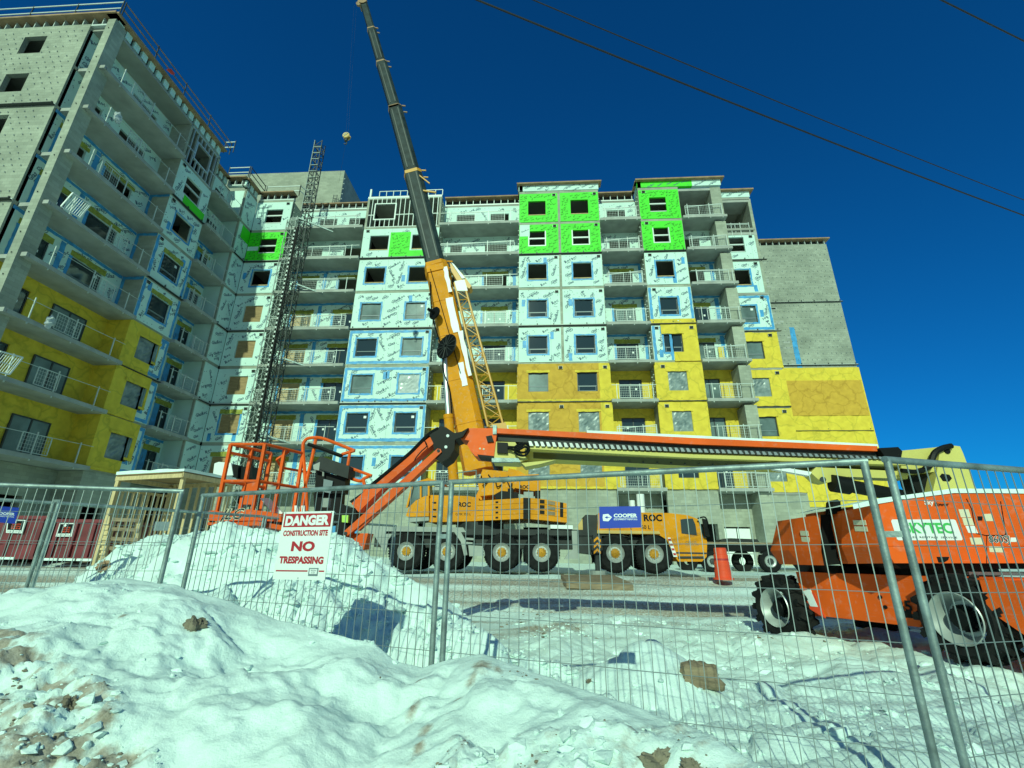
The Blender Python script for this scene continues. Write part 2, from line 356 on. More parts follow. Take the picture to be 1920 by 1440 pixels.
def wall(mb, fr, u0, u1, z0, z1, holes=(), t=.12, d1=0.0, mi=0, step=None, amp=0.0, reveal=.16):
    us = {u0, u1}; zs = {z0, z1}
    for a, b, c, d in holes: us |= {a, b}; zs |= {c, d}
    us = sorted(u for u in us if u0 <= u <= u1); zs = sorted(z for z in zs if z0 <= z <= z1)
    def sub(L):
        if not step: return L
        R = []
        for a, b in zip(L[:-1], L[1:]):
            n = max(1, int(round((b-a)/step))); R += [a+(b-a)*i/n for i in range(n)]
        return R+[L[-1]]
    us, zs = sub(us), sub(zs); idx = {}
    ph = random.uniform(0, 50)
    def edge(u, z):
        e = min(u-u0, u1-u, z-z0, z1-z)
        for a, b, c, d in holes:
            if c-.01 <= z <= d+.01: e = min(e, abs(u-a), abs(u-b))
            if a-.01 <= u <= b+.01: e = min(e, abs(z-c), abs(z-d))
        return max(0, min(1, e/.15))
    V = []; Fs = []
    for i, u in enumerate(us):
        for j, z in enumerate(zs):
            dd = d1
            if amp:
                nz = math.sin(u*3.1+ph)*math.sin(z*2.7+ph*1.3)+.6*math.sin(u*7.3+z*5.1+ph)+.5*random.uniform(-1, 1)
                dd += amp*nz*edge(u, z)
            V.append(fr.p(u, z, dd))
    nz_ = len(zs)
    for i in range(len(us)-1):
        for j in range(nz_-1):
            cu, cz = (us[i]+us[i+1])/2, (zs[j]+zs[j+1])/2
            if any(a < cu < b and c < cz < d for a, b, c, d in holes): continue
            Fs.append((i*nz_+j, (i+1)*nz_+j, (i+1)*nz_+j+1, i*nz_+j+1))
    mb.add(V, Fs, mi)
    p = fr.p; a, b = d1, d1-t
    mb.quad(p(u0, z0, b), p(u0, z0, a), p(u0, z1, a), p(u0, z1, b), mi); mb.quad(p(u1, z0, a), p(u1, z0, b), p(u1, z1, b), p(u1, z1, a), mi)
    mb.quad(p(u0, z0, b), p(u1, z0, b), p(u1, z0, a), p(u0, z0, a), mi); mb.quad(p(u0, z1, a), p(u1, z1, a), p(u1, z1, b), p(u0, z1, b), mi)
    b = d1-reveal
    for h0, h1, c, d in holes:
        h0, h1, c, d = max(h0, u0), min(h1, u1), max(c, z0), min(d, z1)
        if h0 >= h1 or c >= d: continue
        mb.quad(p(h0, c, a), p(h0, c, b), p(h0, d, b), p(h0, d, a), mi); mb.quad(p(h1, c, b), p(h1, c, a), p(h1, d, a), p(h1, d, b), mi)
        mb.quad(p(h0, c, a), p(h1, c, a), p(h1, c, b), p(h0, c, b), mi); mb.quad(p(h0, d, b), p(h1, d, b), p(h1, d, a), p(h0, d, a), mi)

def prints(mb, fr, u0, u1, z0, z1, holes, d, mi, body='GlasRoc', size=.34, pu=1.12, pz=.60, small=False, margin=.03):
    """the board maker's name printed aslant all over the sheathing, and the screw heads"""
    words = [text2d(w_, .030, 1) for w_ in (body, body, body[:4], body[4:])]; placed = []
    def free(u, z, r, rz, m_):
        if u-r < u0+margin or u+r > u1-margin or z-rz < z0+margin or z+rz > z1-margin: return False
        if any(u+r > a-m_ and u-r < b+m_ and z+rz > c-m_ and z-rz < e+m_ for a, b, c, e in holes): return False
        return not any(abs(u-a) < (r+b)*.80 and abs(z-c) < (rz+e)*.80 for a, b, c, e in placed)
    area = (u1-u0)*(z1-z0)
    for i in range(int(area*(26 if not small else 40))):
        vs_, fs, W, H = random.choice(words if i > area*9 else words[:1])
        if small: vs_, fs, W, H = words[3]
        u, z = random.uniform(u0, u1), random.uniform(z0, z1)
        ang = rad(random.choice((30, 30, 32, 28, 33, 210, 208, 75, -60, 40)))
        sc = size*random.uniform(.85, 1.1); c, s = math.cos(ang), math.sin(ang)
        rx = (abs(W*c)+abs(H*s))*sc/2; rz = (abs(W*s)+abs(H*c))*sc/2
        if not free(u, z, rx, rz, .05): continue
        placed.append((u, rx, z, rz))
        mb.add([fr.p(u+(x*c-y*s)*sc, z+(x*s+y*c)*sc, d) for x, y in vs_], fs, mi)
        if not small and random.random() < .5:
            q = [(-W*.3, -H*.85), (W*.25, -H*.85), (W*.25, -H*.7), (-W*.3, -H*.7)]
            mb.add([fr.p(u+(x*c-y*s)*sc, z+(x*s+y*c)*sc, d) for x, y in q], [(0, 1, 2, 3)], mi)
    if small: return
    for i in range(int(area*3.2)):
        u, z = random.uniform(u0, u1), random.uniform(z0, z1); k = .026
        if free(u, z, k, k, .04): mb.add([fr.p(u-k, z-k, d), fr.p(u+k, z-k, d), fr.p(u+k, z+k, d), fr.p(u-k, z+k, d)], [(0, 1, 2, 3)], mi)

def tape(mb, fr, u0, u1, z0, z1, d, mi):
    """a ragged strip of membrane"""
    n = max(2, int(max(u1-u0, z1-z0)/.22)); V = []; horiz = (u1-u0) > (z1-z0)
    j = .025
    for i in range(n+1):
        t = i/n
        if horiz:
            u = u0+(u1-u0)*t; V += [fr.p(u, z0+random.uniform(-j, j), d), fr.p(u, z1+random.uniform(-j, j), d)]
        else:
            z = z0+(z1-z0)*t; V += [fr.p(u0+random.uniform(-j, j), z, d), fr.p(u1+random.uniform(-j, j), z, d)]
    fs = [((2*i, 2*i+2, 2*i+3, 2*i+1) if horiz else (2*i, 2*i+1, 2*i+3, 2*i+2)) for i in range(n)]
    mb.add(V, fs, mi)
def tape_ring(mb, fr, h, d, mi, wd=.13):
    a, b, c, e = h
    tape(mb, fr, a-wd, a, c-wd, e+wd, d, mi); tape(mb, fr, b, b+wd, c-wd, e+wd, d, mi)
    tape(mb, fr, a, b, e, e+wd*.7, d+.001, mi); tape(mb, fr, a, b, c-wd, c, d+.001, mi)
# ------------------------------------------------------------------ ground and snow
def _hash(ix, iy, s=0):
    h = (ix.astype(np.int64)*374761393+iy.astype(np.int64)*668265263+s*1442695041) & 0x7fffffff
    h = ((h ^ (h >> 13))*1274126177) & 0x7fffffff
    return ((h ^ (h >> 16)) & 0xffff)/65535.0
def vnoise(x, y, s=0):
    ix, iy = np.floor(x), np.floor(y); fx, fy = x-ix, y-iy
    fx = fx*fx*fx*(fx*(fx*6-15)+10); fy = fy*fy*fy*(fy*(fy*6-15)+10)
    a, b, c, d = _hash(ix, iy, s), _hash(ix+1, iy, s), _hash(ix, iy+1, s), _hash(ix+1, iy+1, s)
    return (a*(1-fx)+b*fx)*(1-fy)+(c*(1-fx)+d*fx)*fy-.5
def fbm(x, y, o=4, s=0):
    r = 0; a = 1.0
    for i in range(o): r = r+a*vnoise(x*2**i+i*17.3, y*2**i-i*9.1, s+i); a *= .5
    return r
def cells(x, y, s=0):
    """rounded lumps: high in the middle of each cell, sharp valleys between"""
    ix, iy = np.floor(x), np.floor(y); best = np.full(x.shape, 9.0); hh = np.zeros(x.shape)
    for a in (-1, 0, 1):
        for b in (-1, 0, 1):
            cx, cy = ix+a, iy+b
            px, py = cx+_hash(cx, cy, s), cy+_hash(cx, cy, s+5)
            d = (x-px)**2+(y-py)**2; k = d < best
            best = np.where(k, d, best); hh = np.where(k, _hash(cx, cy, s+9), hh)
    return np.clip(1-best*1.3, 0, 1)**.5*(.35+.65*hh)
def sst(a, b, x): t = np.clip((x-a)/(b-a), 0, 1); return t*t*(3-2*t)

_cr = [onY(*p) for p in [(-300, 1165, 3.6), (0, 1122, 3.8), (110, 1098, 4.0), (230, 1082, 4.15), (330, 1098, 4.0), (430, 1128, 3.95), (520, 1163, 3.9), (620, 1187, 3.75),
                         (700, 1207, 3.65), (738, 1240, 3.62), (790, 1254, 3.65), (850, 1236, 3.6), (905, 1228, 3.5), (960, 1247, 3.4), (1100, 1294, 3.05), (1300, 1366, 2.6), (1440, 1440, 2.25), (1700, 1600, 1.9)]]
CRX = np.array([p.x for p in _cr]); CRY = np.array([p.y for p in _cr]); CRZ = np.array([p.z for p in _cr])
_pl = [onY(*p) for p in [(20, 1098, 9.5), (140, 1075, 9.0), (200, 1052, 8.6), (240, 1020, 8.3), (290, 1006, 8.2), (350, 1000, 8.0), (400, 992, 7.8), (440, 984, 7.7), (500, 996, 7.6), (560, 1012, 7.5), (620, 997, 7.4),
                         (660, 1012, 7.4), (700, 1050, 7.3), (770, 1085, 7.2), (810, 1102, 7.1), (860, 1142, 7.0), (910, 1196, 6.7), (960, 1230, 6.5)]]
PLX = np.array([p.x for p in _pl]); PLY = np.array([p.y for p in _pl]); PLZ = np.array([p.z for p in _pl])

def ground(X, Y, full=True):
    base = .08+.82*sst(12.5, 20, Y)+.30*sst(21, 33, Y)+.32*sst(7, 12, -X)*sst(10, 15, Y)
    base = base+.05*fbm(X*.35, Y*.35, 3, 3)*sst(4, 6, Y)
    # trampled lumps between the fence and the lift
    lum = sst(3.4, 4.6, Y)*(1-sst(12.5, 14, Y))*sst(-1.2, .4, X)
    base = base+lum*(.13*cells(X*1.7+.35*fbm(X*3, Y*3, 2, 5), Y*1.7, 11)+.07*cells(X*4.3, Y*4.3, 12)+.16*fbm(X*.9, Y*.9, 4, 21))
    base = base+.55*np.exp(-((X-1.15)/.62)**2-((Y-6.3)/.6)**2)
    base = base+.20*np.exp(-((X-2.6)/1.2)**2-((Y-3.6)/1.2)**2)*1.0
    # faint wheel ruts on the haul road
    base = base+.05*sst(12.5, 14, Y)*(np.sin(Y*5.2+.4*np.sin(X*.5))+.5*np.sin(Y*11+.8*np.sin(X*.31))+.9*fbm(X*.8, Y*3, 4, 15))*(1-sst(19, 21, Y))
    # ploughed pile behind the fence
    c, cz = np.interp(X, PLX, PLY), np.interp(X, PLX, PLZ)
    t = Y-c; on = sst(-8.8, -6.6, X)*(1-sst(.0, .5, X))
    h = np.where(t < 0, cz-.78*np.abs(t)**1.05, cz-.35*t-.25*t*t)
    wx, wy = X+.22*fbm(X*2.2, Y*2.2, 3, 8), Y+.22*fbm(X*2.2, Y*2.2, 3, 9)
    h = h+sst(.05, -.45, t)*(.46*(cells(wx*1.25, wy*1.25, 31)-.42)+.24*(cells(wx*2.7, wy*2.7, 32)-.4)+.10*(cells(wx*6, wy*6, 35)-.4)+.22*fbm(X*1.3, Y*1.3, 5, 33))+.10*fbm(X*2.4, Y*2.4, 4, 34)
    pile = np.maximum(base, h*on+base*(1-on))
    # bank along the street, in front of the fence
    c, cz = np.interp(X, CRX, CRY), np.interp(X, CRX, CRZ)
    t = Y-c
    fr_ = cz-.20*np.abs(t)-.075*t*t
    hol = .17*np.exp(-((X+1.9-.5*(Y-3.2))/.42)**2)*np.exp(-((Y-3.35)/.28)**2)
    fr_ = fr_-hol+sst(.05, .5, -t)*(.13*fbm(X*.8, Y*1.5, 3, 41)+.085*fbm(X*2.4, Y*3.6, 5, 42)+.075*(cells(X*2.4+.5*fbm(X*2, Y*2, 2, 43), Y*2.6, 44)-.4)*sst(-.1, .35, fbm(X*.9, Y*.9, 2, 45)+.15))
    msk = sst(-.08, .25, fbm(X*1.3, Y*1.6, 3, 46))
    fr_ = fr_+sst(.0, .25, -t)*(msk*(.045*(cells(X*5+.6*fbm(X*4, Y*4, 2, 47), Y*6, 48)-.3)+.020*cells(X*12, Y*13, 49))+.022*(1-2*np.abs(fbm(X*2.6, Y*4.2, 4, 50)))+.010*fbm(X*14, Y*14, 3, 54))
    grit = grit_mask(X, Y)
    gu, gv = X*.8+Y*.6, Y*.8-X*.6
    fr_ = fr_-.07*grit+grit*(.08*cells(gu*4.5, gv*9, 51)+.055*cells(gu*11, gv*20, 52)+.03*cells(gu*24, gv*38, 55)+.08*fbm(X*5, Y*5, 6, 53))
    bk = pile+np.maximum(cz-pile, 0)*np.exp(-(t/.42)**2)
    z = np.where(t < 0, fr_, bk)+.012*fbm(X*6, Y*6, 3, 60)*(1-sst(9, 14, Y))
    z = np.where(Y < 1.3, z-(1.3-Y)*1.2, z); return np.maximum(z, -.6)
_E1 = sorted([(p.x, p.y) for p in (onZ(-500, 1215, .85), onZ(0, 1290, .85), (onZ(110, 1308, .83)), onZ(215, 1372, .80), onZ(330, 1440, .76), onZ(480, 1560, .7))])
_E2 = sorted([(p.x, p.y) for p in (onZ(330, 1437, .75), onZ(480, 1415, .75), onZ(620, 1432, .75), onZ(760, 1442, .75), onZ(850, 1410, .75), onZ(1000, 1432, .75), onZ(1300, 1452, .7))])
def grit_mask(X, Y):
    """the dirty toe of the bank: a ragged strip along the street"""
    n = .16*fbm(X*3, Y*3, 4, 70)
    e = np.interp(X, [p[0] for p in _E1], [p[1] for p in _E1]); m = (1-sst(-.06, .07, Y-e+n))*(1-sst(-.75, -.5, X))
    e2 = np.interp(X, [p[0] for p in _E2], [p[1] for p in _E2]); m2 = (1-sst(-.05, .06, Y-e2+n))*sst(-1.0, -.8, X)*(1-sst(.6, 1.0, X))
    return np.maximum(m, m2*.38)
def gz(x, y): return float(ground(np.array([float(x)]), np.array([float(y)]))[0])

def axis(segs):
    R = []
    for a, b, st in segs: R += list(np.arange(a, b-1e-6, st))
    return np.array(R+[segs[-1][1]])
gx = axis([(-1500, -300, 300), (-300, -60, 40), (-60, -20, 4), (-20, -8, .5), (-8, -5, .09), (-5, -3.2, .035), (-3.2, 2.6, .017), (2.6, 4.5, .03), (4.5, 9, .06), (9, 20, .6), (20, 60, 5), (60, 300, 40), (300, 1500, 300)])
gy = axis([(-60, -4, 14), (-4, 1.2, .4), (1.2, 1.9, .05), (1.9, 4.3, .016), (4.3, 5.5, .025), (5.5, 9.5, .032), (9.5, 15, .12), (15, 22, .3), (22, 60, 2), (60, 300, 40), (300, 3000, 450)])
GX, GY = np.meshgrid(gx, gy, indexing='ij'); GZ = ground(GX, GY)
nx, ny = GX.shape
gme = bpy.data.meshes.new('snow_ground')
gme.vertices.add(nx*ny); gme.vertices.foreach_set('co', np.stack([GX, GY, GZ], -1).reshape(-1))
ii, jj = np.meshgrid(np.arange(nx-1), np.arange(ny-1), indexing='ij'); k = (ii*ny+jj).reshape(-1)
quads = np.stack([k, k+ny, k+ny+1, k+1], -1).reshape(-1)
gme.loops.add(len(quads)); gme.loops.foreach_set('vertex_index', quads.astype(np.int32))
gme.polygons.add(len(k)); gme.polygons.foreach_set('loop_start', np.arange(0, len(quads), 4).astype(np.int32)); gme.polygons.foreach_set('loop_total', np.full(len(k), 4, np.int32))
gme.polygons.foreach_set('use_smooth', np.ones(len(k), bool)); gme.update(calc_edges=True); gme.validate()
dirt = grit_mask(GX, GY)*(.26+.95*fbm((GX*.8+GY*.6)*8, (GY*.8-GX*.6)*15, 5, 83))
dirt = np.maximum(dirt, sst(12.8, 14.2, GY)*(1-sst(20, 24, GY))*(.30+.75*fbm(GX*.12, GY*1.6, 4, 81)))       # sanded haul road
dirt = np.maximum(dirt, sst(9.5, 11, GY)*(1-sst(12.6, 13.6, GY))*(.12+.6*fbm(GX*.6, GY*1.4, 3, 82)))
for x, y, r in [(785, 1275, .030), (778, 1290, .04), (800, 1302, .035), (790, 1318, .03), (905, 1252, .06), (935, 1262, .035), (885, 1262, .03), (860, 1275, .03), (758, 1345, .03), (720, 1343, .025), (695, 1352, .02), (1005, 1293, .022), (868, 1356, .012), (375, 1178, .05), (350, 1180, .03), (145, 1144, .02), (230, 1158, .02), (180, 1186, .015)]:
    p = onZ(x, y, float(np.interp(onZ(x, y, .95).x, CRX, CRZ))-.03)
    dirt = np.maximum(dirt, .50*np.exp(-((GX-p.x)/r)**2-((GY-p.y)/(r*1.6))**2))
at = gme.attributes.new('dirt', 'FLOAT', 'POINT'); at.data.foreach_set('value', np.clip(dirt, 0, 1).reshape(-1).astype(np.float32))
gme.materials.append(M['snow'])
gro = bpy.data.objects.new('snow_ground', gme); COL.objects.link(gro); struct(gro)
# ------------------------------------------------------------------ the apartment building
LV = [5.85, 9.05, 12.05, 15.05, 18.15, 21.45, 24.6, 27.65, 30.82]     # joints between storeys
RT = 31.62                                                          # parapet top
YF, YB = 33.0, 34.45          # face of the bays, face of the recessed balcony walls (main wing)
XF, XB = -24.95, -26.40       # the same for the left wing
YG = 18.03                    # gable of the left wing
YH, XG, XH = 41.8, 18.22, 28.5
bld = thing('apartment_building', 'L-shaped unfinished apartment block with white, green and yellow wall sheathing', 'apartment building', (-10, 33, 1.2))
WS, WHd = .80, 2.28           # sill and head above the joint

def opening(fr, h, kind, d):
    """what stands in a window hole; frame in the wall plane, d = outer face"""
    a, b, c, e = h; mb = MB(); r = d-.13
    if kind in ('glass', 'pale', 'film', 'wfilm'):
        f = .06
        for q in ((a, b, c, c+f), (a, b, e-f, e), (a, a+f, c+f, e-f), (b-f, b, c+f, e-f)): fr.box(mb, *q, r-.05, r+.03, 0)
        zm = c+(e-c)*.30; fr.box(mb, a+f, b-f, zm-.025, zm+.025, r-.05, r+.02, 1)
        if random.random() < .7 and kind == 'glass':
            for q in ((a+f+.05, b-f-.05, c+f, c+f+.03), (a+f+.05, b-f-.05, zm-.06, zm-.03), (a+f+.05, a+f+.08, c+f+.03, zm-.06), (b-f-.08, b-f-.05, c+f+.03, zm-.06)): fr.box(mb, *q, r-.02, r+.025, 1)
        w_ = mb.build('window', ['frame', 'frameg'], bld)
        p = MB()
        if kind in ('film', 'wfilm'):      # loose plastic taped over
            n = 9; V = []
            for i in range(n+1):
                for j in range(n+1):
                    ed = min(i, n-i, j, n-j)/n; V.append(fr.p(a+(b-a)*i/n, c+(e-c)*j/n, r+.05+.07*min(1, ed*4)*random.uniform(-.5, 1)))
            p.add(V, [(i*(n+1)+j, (i+1)*(n+1)+j, (i+1)*(n+1)+j+1, i*(n+1)+j+1) for i in range(n) for j in range(n)], 0)
            p.build('plastic_sheet', 'film' if kind == 'film' else 'filmw', w_)
        else:
            if kind == 'glass' and random.random() < .22: kind = 'pale'
            if random.random() < .35: fr.box(p, b-f-.32, b-f-.12, e-f-.3, e-f-.12, r-.008, r-.005, 1)
            p.quad(fr.p(a+f, c+f, r-.01), fr.p(b-f, c+f, r-.01), fr.p(b-f, e-f, r-.01), fr.p(a+f, e-f, r-.01)); p.build('pane', ['glassl' if kind == 'pale' else 'glass', 'swhite'], w_)
    elif kind in ('open', 'bar', 'white'):
        f = .035
        if kind == 'white':
            f = .09
            for q in ((a, a+f, c, e), (b-f, b, c, e), (a+f, b-f, c, c+f)): fr.box(mb, *q, r-.06, r+.14, 0)
        fr.box(mb, a, b, c+.10, c+.17, r-.05, r+.04, 0 if kind != 'open' else 1)
        if kind in ('bar', 'white'): zb = c+(e-c)*random.choice((.55, .6)); fr.box(mb, a, b, zb-.06, zb+.06, r-.05, r+.05, 0)
        mb.build('rough_opening_brace', ['rail', 'cardb'], bld)
    elif kind == 'ply':
        fr.box(mb, a, b, c, e, r-.02, r+.02, 0); fr.box(mb, (a+b)/2-.006, (a+b)/2+.006, c, e, r+.02, r+.023, 1); mb.build('plywood_cover', ['ply', 'frame'], bld)

def vents(mb, fr, u, z, d, mi_l, mi_d):
    fr.box(mb, u-.15, u+.15, z-.20, z+.02, d, d+.05, mi_l)
    fr.box(mb, u-.13, u+.13, z-.09, z-.01, d+.05, d+.09, mi_d); fr.box(mb, u-.13, u+.13, z-.19, z-.12, d+.05, d+.07, mi_d)

PM = ['white', 'ink', 'blue', 'green', 'gink', 'olive', 'cmu', 'rail', 'black', 'stud']
def sheath(name, fr, u0, u1, k, wins, kinds, style, d=.0, z0=None, z1=None, vent=None):
    z0 = LV[k]+.14 if z0 is None else z0; z1 = LV[k+1]-.12 if z1 is None else z1
    L = LV[k]; holes = [(a, b, L+WS, L+WHd) for a, b in wins]; mb = MB()
    g = 'green' in style
    wall(mb, fr, u0, u1, z0, z1, holes, t=.10, d1=d, mi=3 if g else 0)
    prints(mb, fr, u0, u1, z0, z1, holes, d+.004, 4 if g else 1, size=.16 if g else .33, pu=.6 if g else 1.06, pz=.42 if g else .54, small=g)
    for s_ in np.arange(u0+1.22, u1-.3, 1.22):
        if not any(a-.02 < s_ < b+.02 for a, b in wins): fr.box(mb, s_-.004, s_+.004, z0, z1, d, d+.003, 1)
    if 'blue' in style:
        for h in holes: tape_ring(mb, fr, h, d+.007, 2, .13)
        for q in range(3):
            u, z = random.uniform(u0+.3, u1-.3), random.uniform(z0+.3, z1-.3)
            if not any(a-.25 < u < b+.25 and c-.25 < z < e+.25 for a, b, c, e in holes): tape(mb, fr, u-.13, u+.14, z-.3, z+.3, d+.008, 2)
    if 'edge' in style:
        tape(mb, fr, u0+.03, u0+.24, z0+.03, z1-.03, d+.009, 2); tape(mb, fr, u1-.22, u1-.03, z0+.03, z1-.03, d+.009, 2)
    if 'band' in style:
        tape(mb, fr, u0+.05, u1-.05, z0+.03, z0+.24, d+.0095, 2); tape(mb, fr, u0+.05, u1-.05, z1-.24, z1-.03, d+.0095, 2)
    if 'olive' in style:
        for a, b, c, e in holes: tape(mb, fr, a-.12, b+.12, e+.0, e+.34, d+.011, 5)
    if 'wpatch' in style: fr.box(mb, u0+.03, u0+.85, z1-1.15, z1-.02, d, d+.012, 0); put_text(mb, 'GlasRoc', fr.p(u0+.45, z1-.6, d+.016), fr.U+Vector((0, 0, .45)), Vector((0, 0, 1))-fr.U*.45, width=.7, mi=1, bold=.012, res=1)
    if vent is not None: vents(mb, fr, vent, z1-.12, d, 7, 8)
    mb.build(name, PM, bld)
    for h, kd in zip(holes, kinds): opening(fr, h, kd, d)

FM = ['foam', 'amber', 'olive', 'rail', 'black']
def foam(fr, u0, u1, k, wins, kinds, d=.05, mi=0, z0=None, z1=None, vent=None, flash=True):
    z0 = LV[k]+.04 if z0 is None else z0; z1 = LV[k+1]-.02 if z1 is None else z1
    L = LV[k]; holes = [(a, b, L+WS, L+WHd) for a, b in wins]; mb = MB()
    wall(mb, fr, u0, u1, z0, z1, holes, t=.16, d1=d, mi=mi, step=.16, amp=.022, reveal=.22)
    if flash:
        for a, b, c, e in holes: tape(mb, fr, a-.14, b+.12, e-.02, e+.16, d+.045, 0)
        tape(mb, fr, u0, u1, z0+.02, z0+.16, d+.04, 0)
    if vent is not None: vents(mb, fr, vent, z1-.25, d+.03, 3, 4)
    mb.build('foam_insulation', FM, bld, smooth=True, angle=50)
    for h, kd in zip(holes, kinds): opening(fr, h, kd, d)

def studs(fr, u0, u1, z0, z1, d, wins, key, backing=True):
    mb = MB(); t = .05
    fr.box(mb, u0, u1, z0, z0+t, d-.14, d); fr.box(mb, u0, u1, z1-t, z1, d-.14, d)
    zm = z0+(z1-z0)*.42
    u = u0+.02
    while u < u1:
        if not any(a < u+t/2 < b for a, b, c, e in wins): fr.box(mb, u, u+t, z0+t, z1-t, d-.14, d)
        else:
            for a, b, c, e in wins:
                if a < u+t/2 < b: fr.box(mb, u, u+t, z0+t, c, d-.14, d); fr.box(mb, u, u+t, e, z1-t, d-.14, d)
        u += .41
    for a, b, c, e in wins:
        for q in ((a-.09, a, c-.09, e+.09), (b, b+.09, c-.09, e+.09), (a, b, c-.09, c), (a, b, e, e+.09)): fr.box(mb, *q, d-.145, d+.003)
    L = [u0]+[x for a, b, c, e in wins for x in (a-.09, b+.09)]+[u1]
    for a, b in zip(L[::2], L[1::2]): fr.box(mb, a, b, zm-.03, zm+.03, d-.09, d+.005)
    mb.build('stud_framing', [key], bld)

def railing(bal, fr, u0, u1, zf, d, style=0):
    mb = MB(); h = 1.07
    for t in ((.15, .5, .86) if style == 3 else (.12, .62, .9) if style != 1 else (.02, .34, .66, .98)):
        u = u0+(u1-u0)*t; fr.box(mb, u-.022, u+.022, zf-.30, zf+h+.05, d+.002, d+.05, 0)
    if style == 0:      # grid panel over the middle, plain rail on the rest
        a, b = u0+(u1-u0)*random.uniform(.1, .28), u0+(u1-u0)*random.uniform(.68, .95)
        sl = random.uniform(-.10, .06)
        mb.bar(fr.p(u0+.05, zf+h+sl, d-.02), fr.p(u1-.05, zf+h, d-.02), .035)
    elif style == 3:
        mb.bar(fr.p(u0+(u1-u0)*.1, zf+h-random.uniform(0, .2), d-.02), fr.p(u1-.1, zf+h, d-.02), .022)
    elif style == 2:    # tipped rail
        a, b = u0+.25, u1-.35
        mb.bar(fr.p(a, zf+h*.78, d-.02), fr.p(b, zf+h*1.03, d-.02), .04)
    else:
        a, b = u0+.05, u1-.05; mb.bar(fr.p(a, zf+h, d-.02), fr.p(b, zf+h, d-.02), .04)
    if style == 3: a = u0+(u1-u0)*random.uniform(.05, .55); b = a+random.uniform(.9, 1.6)
    z0, z1 = zf+.10, zf+h-.08
    for q in ((a, z0, b, z0), (a, z1, b, z1), (a, z0, a, z1), (b, z0, b, z1)): mb.bar(fr.p(q[0], q[1], d-.03), fr.p(q[2], q[3], d-.03), .035)
    mid = a+(b-a)*random.uniform(.35, .65); mb.bar(fr.p(mid, z0, d-.03), fr.p(mid, z1, d-.03), .035)
    n = int((b-a)/.125)
    for i in range(1, n): u = a+(b-a)*i/n; mb.bar(fr.p(u, z0, d-.03), fr.p(u, z1, d-.03), .009)
    if style != 1:
        for i in range(1, 5): z = z0+(z1-z0)*i/5; mb.bar(fr.p(a, z, d-.035), fr.p(b, z, d-.035), .010)
    mb.build('guard_rail', 'rail', bal)

def balcony(fr, u0, u1, k, style=0, dback=-1.45, dfront=.33, rail=True):
    L = LV[k]; mb = MB(); fr.box(mb, u0, u1, L-.10, L+.12, dback, dfront, 0)
    bal = mb.build('balcony', 'conc', bld)
    if rail: railing(bal, fr, u0, u1, L+.12, dfront-.06, style)
    return bal

def door(fr, u0, u1, k, d, kind='glass', part=None):
    z0, z1 = LV[k]+.14, LV[k]+2.2; mb = MB(); f = .07
    for q in ((u0, u1, z0, z0+f), (u0, u1, z1-f, z1), (u0, u0+f, z0+f, z1-f), (u1-f, u1, z0+f, z1-f), ((u0+u1)/2-.04, (u0+u1)/2+.04, z0+f, z1-f)): fr.box(mb, *q, d-.06, d+.03, 0)
    o = mb.build('balcony_door', 'frame', bld); p = MB()
    for a, b in ((u0+f, (u0+u1)/2-.04), ((u0+u1)/2+.04, u1-f)):
        fr.box(p, a, b, z0+f, z1-f, d-.03, d-.005, 0)
        if random.random() < .7: fr.box(p, (a+b)/2-.07, (a+b)/2+.07, z0+1.25, z0+1.4, d-.005, d-.002, 1)
    p.build('pane', [kind, 'swhite'], o)

BM = ['white', 'ink', 'blue', 'olive', 'foam', 'cmu', 'frame']
def backwall(fr, u0, u1, k, style, doors, d, wins=()):
    """recessed wall behind a balcony"""
    L = LV[k]; z0, z1 = L+.12, LV[k+1]-.10; mb = MB()
    holes = [(a, b, L+.14, L+2.2) for a, b, q in doors]+[(a, b, L+WS, L+WHd) for a, b, q in wins]
    if style == 'foam':
        m2 = MB(); wall(m2, fr, u0, u1, z0, z1, holes, t=.16, d1=d+.03, mi=0, step=.2, amp=.02)
        for a, b, c, e in holes: tape(m2, fr, a-.1, b+.15, e, e+.2, d+.075, 0)
        m2.build('foam_insulation', ['foam'], bld, smooth=True, angle=50)
    else:
        wall(mb, fr, u0, u1, z0, z1, holes, t=.10, d1=d, mi=0); prints(mb, fr, u0, u1, z0, z1, holes, d+.004, 1)
        if 'blue' in style:
            tape(mb, fr, u0+.02, u1-.02, z1-.22, z1-.02, d+.008, 2)
            for a, b, c, e in holes:
                tape(mb, fr, a-.18, a, c, e, d+.009, 2)
                if 'olive' in style: tape(mb, fr, a-.15, b+.15, e, e+.36, d+.011, 3)
            if len(holes): a = holes[0][1]+.5; tape(mb, fr, a, a+.3, z0, z1-.25, d+.010, 2)
        mb.build('sheathing_panel', BM, bld)
    for (a, b, q) in doors:
        if q == 'open': continue
        if q == 'board': m3_ = MB(); fr.box(m3_, a, b, L+.14, L+2.2, d-.12, d-.09); m3_.build('plywood_cover', 'cardb', bld)
        else: door(fr, a, b, k, d-.07, q)
    for (a, b, q) in wins: opening(fr, (a, b, L+WS, L+WHd), q, d)

